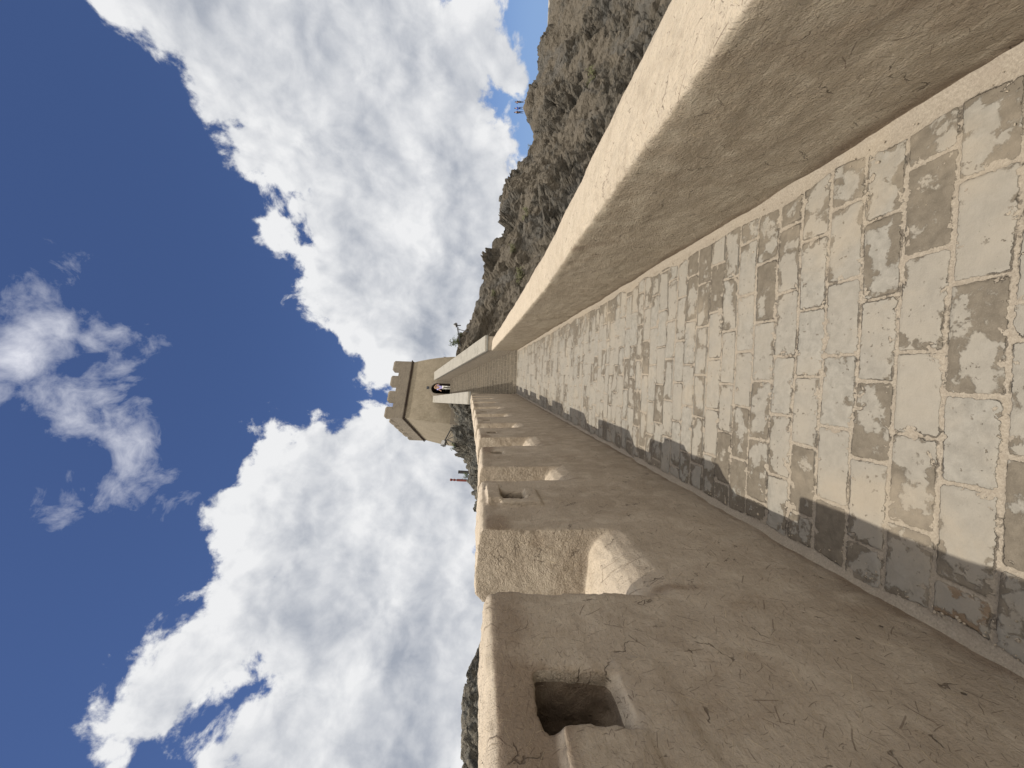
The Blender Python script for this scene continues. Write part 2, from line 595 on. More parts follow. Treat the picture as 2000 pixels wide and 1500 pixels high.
def vnormals(V, F):
    fn = np.cross(V[F[:, 2]] - V[F[:, 0]], V[F[:, 3]] - V[F[:, 1]])
    N = np.zeros_like(V)
    for k in range(4):
        for a in range(3):
            N[:, a] += np.bincount(F[:, k], fn[:, a], len(V))
    return N / np.maximum(np.linalg.norm(N, axis=1), 1e-12)[:, None]


def sub_part(name, V, F, N, mask, mat, parent, attrs=None):
    f = F[mask]
    ids, inv = np.unique(f, return_inverse=True)
    me = np_mesh(name, V[ids], inv.reshape(-1, 4), attrs={k: v[ids] for k, v in (attrs or {}).items()})
    me.normals_split_custom_set_from_vertices(N[ids].tolist())
    return link(name, me, mat, parent)


# ------------------------------------------------------------------ walkway paving
def build_walkway():
    ys, y, dy = [], -1.2, .0065
    while y < 16.74:
        ys.append(y)
        d = max(0.9, math.hypot(y, 1.65) if y > 0 else 1.65)
        y += max(.0055, .0035 * d * d * .62) if y > .8 else .02
    ys.append(16.74)
    ys = np.array(ys)
    xs = np.arange(-.90, 1.1101, .0075)
    X, Y = np.meshgrid(xs, ys)
    x, y = X.ravel(), Y.ravel()
    # rows run across the walk
    nrow = 140
    w = .1605 + rng.normal(0, .0055, nrow)
    w *= .1605 / w.mean()
    b = np.concatenate([[0], np.cumsum(w)]) - 1.2 - .115
    P1 = np.stack([x * 2.6, y * 2.6, 0 * x], 1)
    yw = y + .010 * gnoise(P1, 3)
    xw = x + .012 * gnoise(P1 + 9, 4)
    r = np.clip(np.searchsorted(b, yw) - 1, 0, nrow - 1)
    v, vw = yw - b[r], w[r]
    L = .341
    off = (np.arange(nrow) % 2) * L * .5 + rng.uniform(-.055, .055, nrow)
    jit = rng.normal(0, .011, (nrow, 12))
    u = xw - off[r] + 2 * L
    k = np.floor(u / L).astype(int)
    lo = k * L + jit[r, k % 12]
    hi = (k + 1) * L + jit[r, (k + 1) % 12]
    k = np.where(u < lo, k - 1, np.where(u > hi, k + 1, k))
    lo = k * L + jit[r, k % 12]
    hi = (k + 1) * L + jit[r, (k + 1) % 12]
    qx = np.minimum(u - lo, hi - u)
    qy = np.minimum(v, vw - v)
    rr = .018
    inner = np.minimum(qx, qy)
    cor = rr - np.hypot(np.maximum(rr - qx, 0), np.maximum(rr - qy, 0))
    ed = np.where((qx < rr) & (qy < rr), np.minimum(inner, cor), inner)
    half = .0075 + .0035 * gnoise(np.stack([x * 1.5, y * 1.5, 0 * x + 5], 1), 8)
    ed = ed - half
    # mortar and spilt plaster along both walls
    gl = gnoise(np.stack([y * 3.3, 0 * y, 0 * y], 1), 21) * .05
    gr = gnoise(np.stack([y * 2.9, 0 * y + 4, 0 * y], 1), 22) * .05
    ed = np.minimum(ed, np.minimum(x + .802 + gl, .985 + gr * 1.3 - x))
    r1 = rng.uniform(0, 1, (nrow, 12))[r, k % 12]
    r2 = rng.uniform(0, 1, (nrow, 12))[r, k % 12]
    tx = rng.normal(0, .0045, (nrow, 12))[r, k % 12]
    ty = rng.normal(0, .011, (nrow, 12))[r, k % 12]
    up = sstep(-.002, .007, ed)
    z = up * (.004 + tx * (u - lo - L / 2) * 2 + ty * (v - vw / 2) * 2 + .0015 * gnoise(np.stack([x * 9, y * 9, 0 * x], 1), 31))
    z += (1 - up) * .0035 * gnoise(np.stack([x * 22, y * 22, 0 * x], 1), 33)
    z += .006 * gnoise(np.stack([x * 1.4, y * 1.4, 0 * x], 1), 35)
    # fillet of mud at the foot of the walls
    z += .03 * sstep(.80, .885, -x - 0 + .02 * gnoise(np.stack([y * 5, x * 2, 0 * x], 1), 37)) + .03 * sstep(1.02, 1.10, x)
    V = np.stack([x, y, z + SL * y], 1)
    me = np_mesh('walkway', V, grid_faces(len(ys), len(xs))[:, [0, 1, 2, 3]],
                 attrs={'edge': ed, 'rand': r1, 'rand2': r2})
    tag(link('walkway', me, M['paving']), kind='structure')


build_walkway()

# ------------------------------------------------------------------ crenellated wall (left)
MER = [(-.95, .02), (.60, 1.625), (2.285, 3.32), (3.83, 4.885), (5.58, 6.52), (7.14, 8.16), (8.76, 9.95),
       (10.6, 11.8), (12.4, 13.55), (14.1, 15.0), (15.5, 16.62)]
HOLE = [None, (.985, 1.198, 1.205, 1.447), (2.765, 3.005, 1.265, 1.475), (4.46, 4.60, 1.33, 1.48), (5.98, 6.14, 1.30, 1.46),
        (7.55, 7.72, 1.30, 1.46), (9.2, 9.4, 1.28, 1.44), (11.1, 11.3, 1.28, 1.44), None, None, None]


def xin(n):
    return -.842 - .062 * n


XO = -1.385


def build_left_wall():
    mb = MB()

    def pr(prof, y0, y1):
        """extrude an (x, n) outline along the wall"""
        A = [(px, y0, pz) for px, pz in prof]
        B = [(px, y1, pz) for px, pz in prof]
        mb.face(A[::-1])
        mb.face(B)
        for i in range(len(prof)):
            j = (i + 1) % len(prof)
            mb.face([A[i], A[j], B[j], B[i]])
    ya, yb = -.95, 16.62
    pr([(XO - .12, -1.1), (xin(-.3) + .05, -1.1), (xin(-.05), -.05), (xin(.6), .6), (XO, .6)], ya, yb)
    edges = [(-.95, -.95)] + MER
    for (a0, a1), (b0, b1) in zip(MER[:-1], MER[1:]):
        # sill of the gap, its lip worn round
        pr([(XO, .55), (xin(.5), .5), (xin(.70), .70), (xin(.78) + .004, .785), (xin(.86) - .02, .86), (xin(.9) - .06, .915), (xin(.94) - .12, .95), (XO + .02, .97)], a1 - .05, b0 + .05)
    for i, ((y0, y1), h) in enumerate(zip(MER, HOLE)):
        top = 1.585 + (.015 if i in (2, 3) else 0) + random.uniform(-.008, .008)
        up = [(XO, .55)]
        cap = [(xin(1.45), top - .06), (xin(top), top - .008), (xin(top) - .035, top + .016), (XO + .2, top + .036), (XO + .05, top + .026), (XO, top - .02)]
        if not h:
            pr([(XO, .55), (xin(.55), .55)] + cap[0:], y0, y1)
            continue
        h0, h1, n0, n1 = h
        xb = XO + .05
        pr([(XO, .55), (xin(.55), .55), (xin(n0), n0), (xb, n0 + .05), (XO, n0 + .05)], y0, y1)      # below, sill sloping
        pr([(XO, n1), (xin(n1), n1)] + cap, y0, y1)                                             # above
        pr([(XO, n0 - .1), (xin(n0), n0 - .1), (xin(n1), n1 + .05), (XO, n1 + .05)], y0, h0)
        pr([(XO, n0 - .1), (xin(n0), n0 - .1), (xin(n1), n1 + .05), (XO, n1 + .05)], h1, y1)
        pr([(XO, n0 - .1), (xb, n0 - .1), (xb, n1 + .05), (XO, n1 + .05)], h0 - .03, h1 + .03)      # closed behind
        if i == 1:     # swollen plaster on the near jamb, worn chute under the opening
            pr([(xin(1.1) - .02, 1.17), (xin(1.2) + .026, 1.20), (xin(1.3) + .03, 1.40), (xin(1.5) - .02, 1.45)], .80, .985)
            pr([(xin(1.1) - .02, 1.02), (xin(1.1) + .012, 1.06), (xin(1.2) + .012, 1.185), (xin(1.2) - .02, 1.195)], .90, 1.24)
        if i == 2:     # raised hood and patch round the second loophole
            pr([(xin(1.5) - .02, 1.455), (xin(1.5) + .060, 1.465), (xin(1.5) + .052, 1.565), (xin(1.5) - .02, 1.56)], 2.72, 3.06)
            pr([(xin(1.2) - .02, 1.17), (xin(1.2) + .028, 1.18), (xin(1.4) + .028, 1.46), (xin(1.4) - .02, 1.46)], 2.69, 2.775)
            pr([(xin(1.2) - .02, 1.17), (xin(1.2) + .026, 1.18), (xin(1.262) + .026, 1.262), (xin(1.28) - .02, 1.28)], 2.69, 3.02)
    V, F = remeshed(mb, .0130, 1)
    V0 = V.copy()
    N = vnormals(V, F)
    # hand-laid mud: slow waves, trowel marks, rougher cheeks in the gaps
    P = V * 1.0
    d = .013 * fbm(P * 2.2, 2, .5, 41) + .006 * fbm(P * 8, 3, .55, 45) + .002 * fbm(P * 34, 2, .5, 51)
    cheek = sstep(.6, .9, np.abs(N[:, 1])) * sstep(.95, 1.02, V[:, 2])
    d += cheek * (.010 * fbm(P * 17, 4, .6, 55) + .006 * fbm(P * 52, 2, .6, 58))
    for h in HOLE:
        if h:
            dy = np.maximum(np.maximum(h[0] - V[:, 1], V[:, 1] - h[1]), 0)
            dn = np.maximum(np.maximum(h[2] - V[:, 2], V[:, 2] - h[3]), 0)
            near = np.exp(-(np.hypot(dy, dn) / .03) ** 2)
            d += near * (.011 * fbm(P * 14, 3, .6, 57) + .006 * fbm(P * 45, 2, .6, 59))
    d += .010 * sstep(.25, .0, V[:, 2]) * fbm(P * np.array([6, 4, 6]), 3, .6, 63)
    topm = sstep(.6, .9, N[:, 2])
    d += topm * (.009 * fbm(P * 24, 3, .65, 61) + .008 * fbm(P * 7, 2, .6, 62))
    V = V + N * d[:, None]
    rise = .033 * np.maximum(0, V[:, 1] - 5) * np.clip(V[:, 2] / .9, 0, 1)
    V[:, 2] += rise + SL * V[:, 1]
    N = vnormals(V, F)
    # damp, washed-out earth below the merlon tops and streaks under the sills
    n0_, y0_ = V0[:, 2], V0[:, 1]
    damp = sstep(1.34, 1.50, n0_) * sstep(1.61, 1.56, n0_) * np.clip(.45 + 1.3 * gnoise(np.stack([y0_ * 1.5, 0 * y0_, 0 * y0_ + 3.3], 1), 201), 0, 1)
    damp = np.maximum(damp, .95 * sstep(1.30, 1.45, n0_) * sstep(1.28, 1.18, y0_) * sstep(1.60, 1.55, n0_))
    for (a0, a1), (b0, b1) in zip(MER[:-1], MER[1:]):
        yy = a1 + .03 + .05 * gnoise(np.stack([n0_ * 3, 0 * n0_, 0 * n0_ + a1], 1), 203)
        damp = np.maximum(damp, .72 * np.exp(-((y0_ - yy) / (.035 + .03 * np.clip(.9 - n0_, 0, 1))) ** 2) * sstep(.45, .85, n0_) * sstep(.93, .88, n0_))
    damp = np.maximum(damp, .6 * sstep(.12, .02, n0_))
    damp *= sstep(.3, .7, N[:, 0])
    root = empty('crenellated_wall', (XO, 0, 0), 'long mud plastered battlement wall with merlons and loopholes left of the walk', 'wall')
    c = V0[F].mean(1)
    used = np.zeros(len(F), bool)
    for i, ((y0, y1), h) in enumerate(zip(MER, HOLE)):
        m = (c[:, 2] > .955) & (c[:, 1] > y0 - .035) & (c[:, 1] < y1 + .035) & ~used
        used |= m
        hm = None
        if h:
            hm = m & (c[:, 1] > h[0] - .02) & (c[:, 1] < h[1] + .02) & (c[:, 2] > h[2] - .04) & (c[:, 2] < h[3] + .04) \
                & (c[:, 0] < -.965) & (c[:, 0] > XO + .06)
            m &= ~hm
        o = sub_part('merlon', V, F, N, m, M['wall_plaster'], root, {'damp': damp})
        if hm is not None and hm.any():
            sub_part('loophole', V, F, N, hm, M['loophole_shade'], o)
    sub_part('wall_body', V, F, N, ~used, M['wall_plaster'], root, {'damp': damp})


build_left_wall()


# ------------------------------------------------------------------ low parapet (right)
def build_right_wall():
    mb = MB()
    prof = [(1.70, -1.3), (1.07, -1.3), (1.060, 0), (1.020, .78), (1.016, .925), (1.035, .953), (1.12, .968), (1.44, .95), (1.545, .905), (1.60, .6)]
    A = [(px, -1.2, pz) for px, pz in prof]
    B = [(px, 16.95, pz) for px, pz in prof]
    mb.face(A)
    mb.face(B[::-1])
    for i in range(len(prof)):
        j = (i + 1) % len(prof)
        mb.face([A[j], A[i], B[i], B[j]])
    V, F = remeshed(mb, .0145, 1)
    N = vnormals(V, F)
    inner = sstep(.5, .9, -N[:, 0])
    topm = sstep(.5, .9, N[:, 2])
    P = V
    d = .026 * fbm(P * 1.0, 2, .5, 71) + .012 * fbm(P * np.array([3.5, 2.4, 5]), 3, .55, 75) + .003 * fbm(P * 26, 3, .55, 79)
    d += topm * .004 * fbm(P * 40, 3, .6, 83)
    d += inner * .0035 * fbm(P * np.array([18, 12, 20]), 3, .6, 87)
    edge = np.exp(-((V[:, 0] - 1.03) ** 2 + (V[:, 2] - .945) ** 2) / .045 ** 2)
    d += edge * (.014 * fbm(P * np.array([9, 9, 9]), 3, .6, 88) - .010 * np.clip(fbm(P * 20, 3, .6, 89), 0, 1))
    # a few gouges
    for gy, gn, gr, ga in ((1.22, .83, .035, .03), (1.9, .78, .03, .015), (2.75, .80, .05, .015), (3.6, .7, .04, .012)):
        rr = np.sqrt((V[:, 1] - gy) ** 2 + ((V[:, 2] - gn) * 1.5) ** 2 + (V[:, 0] - 1.1) ** 2)
        d -= ga * np.exp(-(rr / gr) ** 2)
    V = V + N * d[:, None]
    k = np.interp(V[:, 1], [-1, 1.2, 2.7, 4.6, 8, 12, 16.4], [.0, .0, -.008, -.045, -.01, .07, .165])
    V[:, 2] += k * np.clip(V[:, 2] / .9, 0, 1) + SL * V[:, 1]
    N = vnormals(V, F)
    nn = V[:, 2] - SL * V[:, 1]
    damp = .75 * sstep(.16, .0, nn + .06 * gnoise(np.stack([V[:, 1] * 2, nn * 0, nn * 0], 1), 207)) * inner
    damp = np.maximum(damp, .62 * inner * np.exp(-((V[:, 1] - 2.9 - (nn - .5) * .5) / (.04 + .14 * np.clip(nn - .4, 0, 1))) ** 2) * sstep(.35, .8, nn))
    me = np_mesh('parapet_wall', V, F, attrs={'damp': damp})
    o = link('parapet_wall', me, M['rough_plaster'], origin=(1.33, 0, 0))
    tag(o, 'low rounded mud plaster parapet with a sunlit top right of the walk', 'parapet')


build_right_wall()

# ------------------------------------------------------------------ grit blown against the foot of the walls
def build_grit():
    bm = bmesh.new()
    for k in range(420):
        y = 1.0 + 7.5 * random.random() ** 1.6
        side = random.random()
        x = -.80 + abs(random.gauss(0, .035)) if side < .55 else (1.015 - abs(random.gauss(0, .04)) if side < .85 else random.uniform(-.75, .95))
        r = random.uniform(.0015, .0045) * (1.6 if random.random() < .08 else 1)
        m = Matrix.Translation((x, y, SL * y + r * .5 + .004)) @ Matrix.Rotation(random.uniform(0, 6), 4, 'Z') @ Matrix.Diagonal((r * random.uniform(.8, 1.7), r, r * .7, 1))
        res = bmesh.ops.create_icosphere(bm, subdivisions=1, radius=1, matrix=m)
        for v in res['verts']:
            v.co += Vector((random.uniform(-1, 1), random.uniform(-1, 1), random.uniform(-1, 1))) * r * .25
    me = bpy.data.meshes.new('grit')
    bm.to_mesh(me)
    bm.free()
    o = link('grit', me, M['rough_plaster'])
    tag(o, 'loose grit and crumbs of plaster lying along the foot of both walls', 'grit', kind='stuff')


build_grit()

# ------------------------------------------------------------------ stairs
Y0, Y1, Z0, Z1, NST = 16.74, 32.4, 16.74 * SL, 8.36, 33


def stair_x(y, side):
    t = (y - Y0) / (Y1 - Y0)
    return (-.86 + t * (-2.10 + .86)) if side < 0 else (1.05 + t * (-.60 - 1.05))


def build_stairs():
    mb = MB()
    rs, tr = (Z1 - Z0) / NST, (Y1 - Y0) / NST
    for k in range(NST):
        ya, yb = Y0 + k * tr, Y0 + (k + 1) * tr
        za, zb = Z0 + k * rs, Z0 + (k + 1) * rs
        l0, r0, l1, r1 = stair_x(ya, -1) - .06, stair_x(ya, 1) + .06, stair_x(yb, -1) - .06, stair_x(yb, 1) + .06
        o = random.uniform(0, .3)
        n = 9                                        # riser, slightly uneven edge
        xs = [l0 + (r0 - l0) * i / n for i in range(n + 1)]
        jz = [zb + random.uniform(-.008, .008) for _ in xs]
        jy = [ya + random.uniform(-.008, .008) for _ in xs]
        for i in range(n):
            mb.face([(xs[i], jy[i], za - .03), (xs[i + 1], jy[i + 1], za - .03), (xs[i + 1], jy[i + 1], jz[i + 1]), (xs[i], jy[i], jz[i])],
                    [(xs[i] + o, za), (xs[i + 1] + o, za), (xs[i + 1] + o, zb), (xs[i] + o, zb)])
            xa = [l1 + (r1 - l1) * q / n for q in (i, i + 1)]
            mb.face([(xs[i], jy[i], jz[i]), (xs[i + 1], jy[i + 1], jz[i + 1]), (xa[1], yb + .012, zb), (xa[0], yb + .012, zb)],
                    [(xs[i] + o, 0), (xs[i + 1] + o, 0), (xs[i + 1] + o, tr), (xs[i] + o, tr)])
    # landing before the gate
    mb.face([(-2.2, Y1, Z1), (-.5, Y1, Z1), (1.3, 37, Z1), (-3.2, 37, Z1)])
    return tag(mb.build('stairs', M['step_brick']), kind='structure')


build_stairs()


def stair_parapet(side, label):
    """brick side wall of the stair with a stone coping"""
    if side > 0:
        ya, yb, za, zb, w = 16.97, 33.2, 3.60, 9.95, .62
    else:
        ya, yb, za, zb, w = 16.64, 33.0, 4.24, 9.95, .48

    def ix(y):
        return stair_x(y, side) + (.0 if side > 0 else 0)
    root = empty('stair_parapet', (ix(ya) + side * w / 2, ya, za - 1.3), label, 'parapet', 'brick parapets beside the stair')
    n = 14
    mb = MB()
    for k in range(n):
        y0, y1 = ya + (yb - ya) * k / n, ya + (yb - ya) * (k + 1) / n
        z0, z1 = za + (zb - za) * k / n, za + (zb - za) * (k + 1) / n
        a0, a1 = ix(y0), ix(y1)
        o0, o1 = a0 + side * w, a1 + side * w
        d = 3.2
        I0, I1, O0, O1 = (a0, y0), (a1, y1), (o0, y0), (o1, y1)
        L = math.hypot(y1 - y0, a1 - a0)
        for (p, q) in ((I0, I1), (O0, O1)):
            mb.face([(p[0], p[1], z0 - d), (q[0], q[1], z1 - d), (q[0], q[1], z1), (p[0], p[1], z0)],
                    [(k * L, -d + z0), ((k + 1) * L, -d + z1), ((k + 1) * L, z1), (k * L, z0)])
        mb.face([(*I0, z0), (*I1, z1), (*O1, z1), (*O0, z0)])
        if k == 0:
            mb.face([(*I0, z0 - d), (*O0, z0 - d), (*O0, z0), (*I0, z0)])
        if k == n - 1:
            mb.face([(*I1, z1 - d), (*O1, z1 - d), (*O1, z1), (*I1, z1)])
    mb.build('brick_wall', M['parapet_brick'], root)
    cp, ce = MB(), MB()
    m = 13
    for k in range(m):
        g = .012
        y0, y1 = ya - .03 + (yb - ya) * k / m + g, ya - .03 + (yb - ya) * (k + 1) / m
        f = lambda y: za + (zb - za) * (y - ya) / (yb - ya)
        e = .045
        jit = random.uniform(-.006, .006)
        def q(y, o, dz):
            return (ix(y) + side * o, y, f(y) + dz + jit)
        lo = [q(y0, -e, .055), q(y0, w + e, .055), q(y1, w + e, .055), q(y1, -e, .055)]
        hi = [q(y0, -e + .01, .125), q(y0, w + e - .01, .125), q(y1, w + e - .01, .125), q(y1, -e + .01, .125)]
        cp.hexa(lo, hi)
        b0 = [q(y0, -e - .0, .002), q(y0, w + e, .002), q(y1, w + e, .002), q(y1, -e, .002)]
        b1 = [q(y0, -e - .0, .053), q(y0, w + e, .053), q(y1, w + e, .053), q(y1, -e, .053)]
        ce.hexa(b0, b1)
    c = cp.build('coping', M['coping'], root)
    ce.build('coping_drip_edge', M['coping_edge'], c)
    return root


stair_parapet(1, 'brick parapet with pale stone coping climbing on the right of the steps')
stair_parapet(-1, 'brick parapet with pale stone coping climbing on the left of the steps')

# ------------------------------------------------------------------ watchtower
TA = R(24.3)
TU = Vector((math.cos(TA), math.sin(TA), 0))
TV = Vector((-math.sin(TA), math.cos(TA), 0))
TO = Vector((-4.096, 32.918, 0))
TW, TD, ZB, ZC = 5.36, 7.6, 8.30, 12.5


def tp(u, v, z):
    p = TO + TU * u + TV * v
    return (p.x, p.y, z)


def batter(z):
    t = np.clip((ZC - z) / (ZC - ZB), 0, 1.4)
    return .50 * (1 - np.clip(1 - t, 0, 1) ** 1.65)


DU, DZ0, DHW, DZS = 2.64, 8.40, .49, 9.88          # doorway: centre, sill, half width, springing
root = empty('watchtower', tp(TW / 2, TD / 2, ZB), 'square battered watchtower of tan plaster with a brick crown above the steps', 'tower')


def tower_side(u0, v0, u1, v1, nu, nv, hole):
    """one battered face between two corners of the crown line"""
    V, F = [], []
    ou, ov = (v1 - v0), -(u1 - u0)
    l = math.hypot(ou, ov)
    ou, ov = ou / l, ov / l
    zs = np.linspace(ZB - 2.2, ZC, nv + 1)
    for z in zs:
        bt = float(batter(z))
        for i in range(nu + 1):
            s = i / nu
            ex = (s - .5) * 2 * bt
            du, dv = (u1 - u0) / l, (v1 - v0) / l
            V.append((u0 + (u1 - u0) * s + du * ex + ou * bt, v0 + (v1 - v0) * s + dv * ex + ov * bt, z))
    W = nu + 1
    for j in range(nv):
        for i in range(nu):
            a = j * W + i
            if hole:
                cu = np.mean([V[a][0], V[a + 1][0]])
                cz = (V[a][2] + V[a + W][2]) / 2
                if abs(cu - DU) < DHW + .10 and cz < DZS or math.hypot(cu - DU, cz - DZS) < DHW + .10:
                    continue
            F.append((a, a + 1, a + 1 + W, a + W))
    return V, F


Vt, Ft = [], []
for sd in ((0, 0, TW, 0, 60, 60, True), (TW, 0, TW, TD, 40, 30, False), (TW, TD, 0, TD, 30, 30, False), (0, TD, 0, 0, 40, 40, False)):
    v_, f_ = tower_side(*sd)
    b_ = len(Vt)
    Vt += v_
    Ft += [tuple(q + b_ for q in f) for f in f_]
Vt = np.array(Vt)
wp = np.array([tp(*q) for q in Vt])
dn = .035 * fbm(wp * .9, 3, .5, 91) + .010 * fbm(wp * 4, 3, .5, 95)
ctr = np.array([TW / 2, TD / 2])
dirn = (Vt[:, :2] - ctr)
dirn /= np.linalg.norm(dirn, axis=1)[:, None]
Vt[:, :2] += dirn * dn[:, None]
wp = np.array([tp(*q) for q in Vt])
me = np_mesh('shaft', wp, np.array(Ft), smooth=True)
link('shaft', me, M['tower_plaster'], root)
# plinth
mb = MB()
o1, o0 = .62, .66
for (a, b, c, d) in ((-o1, -o1, DU - .72, -.3), (DU + .72, -o1, TW + o1, -.3), (-o1, -.3, -.3, TD + o1), (TW + .3, -.3, TW + o1, TD + o1)):
    mb.hexa([tp(a, b, ZB - 2), tp(c, b, ZB - 2), tp(c, d, ZB - 2), tp(a, d, ZB - 2)], [tp(a, b, ZB + .06), tp(c, b, ZB + .06), tp(c, d, ZB + .06), tp(a, d, ZB + .06)])
mb.build('plinth', M['tower_brick'], root)
# cornice: dark projecting courses with dentils
mb = MB()
for zz, hh, ov in ((ZC - .05, .07, .06), (ZC + .08, .07, .15)):
    for (a, b, c, d) in ((-ov, -ov, TW + ov, .2), (-ov, TD - .2, TW + ov, TD + ov), (-ov, .2, .2, TD - .2), (TW - .2, .2, TW + ov, TD - .2)):
        mb.hexa([tp(a, b, zz), tp(c, b, zz), tp(c, d, zz), tp(a, d, zz)], [tp(a, b, zz + hh), tp(c, b, zz + hh), tp(c, d, zz + hh), tp(a, d, zz + hh)])
k = 0.0
for L_, fn_ in ((TW, lambda s: (s, -.06)), (TD, lambda s: (-.06, s))):
    s = .05
    while s < L_:
        u_, v_ = fn_(s)
        mb.box(tp(u_, v_, ZC + .05), (.09, .09, .058), (TU, TV, Vector((0, 0, 1))))
        s += .19
mb.build('cornice', M['dark_brick'], root)
# crown wall
ov, th, z0, z1, z2 = .06, .36, ZC + .152, 13.70, 14.34
mb = MB()
for (a, b, c, d) in ((-ov, -ov, TW + ov, th), (-ov, TD - th, TW + ov, TD + ov), (-ov, th, th, TD - th), (TW - th, th, TW + ov, TD - th)):
    mb.hexa([tp(a, b, z0), tp(c, b, z0), tp(c, d, z0), tp(a, d, z0)], [tp(a, b, z1), tp(c, b, z1), tp(c, d, z1), tp(a, d, z1)])
mb.build('crown_wall', M['tower_brick'], root)
mb = MB()
mb.face([tp(th, th, 12.95), tp(TW - th, th, 12.95), tp(TW - th, TD - th, 12.95), tp(th, TD - th, 12.95)])
mb.build('roof_deck', M['tower_brick'], root)


def tower_merlon(a, b, c, d):
    mb = MB()
    e = .13
    zc = z2 - .13
    lo = [tp(a, b, z1 - .004), tp(c, b, z1 - .004), tp(c, d, z1 - .004), tp(a, d, z1 - .004)]
    mi = [tp(a, b, zc), tp(c, b, zc), tp(c, d, zc), tp(a, d, zc)]
    e1 = e if (c - a) > (d - b) - .01 else .06
    e2 = e if (d - b) > (c - a) - .01 else .06
    hi = [tp(a + e1, b + e2, z2), tp(c - e1, b + e2, z2), tp(c - e1, d - e2, z2), tp(a + e1, d - e2, z2)]
    for i in range(4):
        j = (i + 1) % 4
        mb.face([lo[i], lo[j], mi[j], mi[i]])
        mb.face([mi[i], mi[j], hi[j], hi[i]])
    mb.face(hi)
    mb.face(lo[::-1])
    mb.build('merlon', M['tower_brick'], root)


Wc = TW + 2 * ov
mw, gw = Wc * .183, Wc * (1 - .183 * 4) / 3
e_ = .003
for k in range(4):
    a = -ov + k * (mw + gw)
    tower_merlon(a - e_, -ov - e_, a + mw + e_, th - e_)
    tower_merlon(a - e_, TD - th + e_, a + mw + e_, TD + ov + e_)
Dc = TD + 2 * ov
nm = 6
mwd = .98
gwd = (Dc - nm * mwd) / (nm - 1)
for k in range(1, nm - 1):
    a = -ov + k * (mwd + gwd)
    tower_merlon(-ov - e_, a, th - e_, a + mwd)
    tower_merlon(TW - th + e_, a, TW + ov + e_, a + mwd)

# doorway: brick surround, and passage coloured dark for its inner shade
arc = [(DU - DHW, DZ0)] + [(DU - DHW * math.cos(t), DZS + DHW * math.sin(t)) for t in np.linspace(0, math.pi, 17)] + [(DU + DHW, DZ0)]
HO = DHW + .20
arco = [(DU - HO, DZ0)] + [(DU - HO * math.cos(t), DZS + HO * math.sin(t)) for t in np.linspace(0, math.pi, 17)] + [(DU + HO, DZ0)]
fv = -.57
mb = MB()
s = 0
for i in range(len(arc) - 1):
    (a, za), (b, zb) = arc[i], arc[i + 1]
    (c, zc), (d, zd) = arco[i], arco[i + 1]
    l = math.hypot(b - a, zb - za)
    mb.face([tp(a, fv, za), tp(b, fv, zb), tp(d, fv, zd), tp(c, fv, zc)], [(0, s), (0, s + l), (.25, s + l), (.25, s)])
    mb.face([tp(c, fv, zc), tp(d, fv, zd), tp(d, .1, zd), tp(c, .1, zc)], [(0, s), (0, s + l), (.6, s + l), (.6, s)])
    s += l
mb.face([tp(DU + HO, fv + .02, DZ0 - .3), tp(DU + HO + .42, fv + .02, DZ0 - .3), tp(DU + HO + .42, fv + .02, DZ0 + 1.42), tp(DU + HO, fv + .02, DZ0 + 1.42)])
mb.face([tp(DU + HO + .42, fv + .02, DZ0 - .3), tp(DU + HO + .42, 0, DZ0 - .3), tp(DU + HO + .42, 0, DZ0 + 1.42), tp(DU + HO + .42, fv + .02, DZ0 + 1.42)])
mb.face([tp(DU + HO, fv + .02, DZ0 + 1.42), tp(DU + HO + .42, fv + .02, DZ0 + 1.42), tp(DU + HO + .42, 0, DZ0 + 1.42), tp(DU + HO, 0, DZ0 + 1.42)])
door = mb.build('doorway', M['parapet_brick'], root)
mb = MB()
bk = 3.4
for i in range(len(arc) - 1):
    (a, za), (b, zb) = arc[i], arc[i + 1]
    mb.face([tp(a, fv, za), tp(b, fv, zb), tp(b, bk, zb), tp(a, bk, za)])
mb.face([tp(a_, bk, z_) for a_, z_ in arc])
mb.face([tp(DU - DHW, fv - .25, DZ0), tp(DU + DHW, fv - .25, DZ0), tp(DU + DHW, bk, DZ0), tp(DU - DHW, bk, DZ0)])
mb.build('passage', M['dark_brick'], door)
mb = MB()
mb.hexa([tp(DU - 1.0, fv - .5, DZ0 - .5), tp(DU + 1.1, fv - .5, DZ0 - .5), tp(DU + 1.1, fv + .1, DZ0 - .5), tp(DU - 1.0, fv + .1, DZ0 - .5)],
        [tp(DU - 1.0, fv - .5, DZ0 - .004), tp(DU + 1.1, fv - .5, DZ0 - .004), tp(DU + 1.1, fv + .1, DZ0 - .004), tp(DU - 1.0, fv + .1, DZ0 - .004)])
mb.build('threshold', M['step_brick'], door)
mb = MB()
mb.box(tp(DU + .03, fv - .01, DZS + HO + .10), (.24, .07, .20), (TU, TV, Vector((0, 0, 1))))
mb.box(tp(DU + .03, fv - .04, DZS + HO + .10), (.18, .03, .14), (TU, TV, Vector((0, 0, 1))))
mb.build('plaque', M['plaque'], root)


# ------------------------------------------------------------------ hills
def interp_cols(pts, n):
    pts = np.array(pts, float)
    d = np.r_[0, np.cumsum(np.hypot(np.diff(pts[:, 0]), np.diff(pts[:, 1])))]
    u = np.linspace(0, d[-1], n)
    return np.stack([np.interp(u, d, pts[:, k]) for k in range(pts.shape[1])], 1)


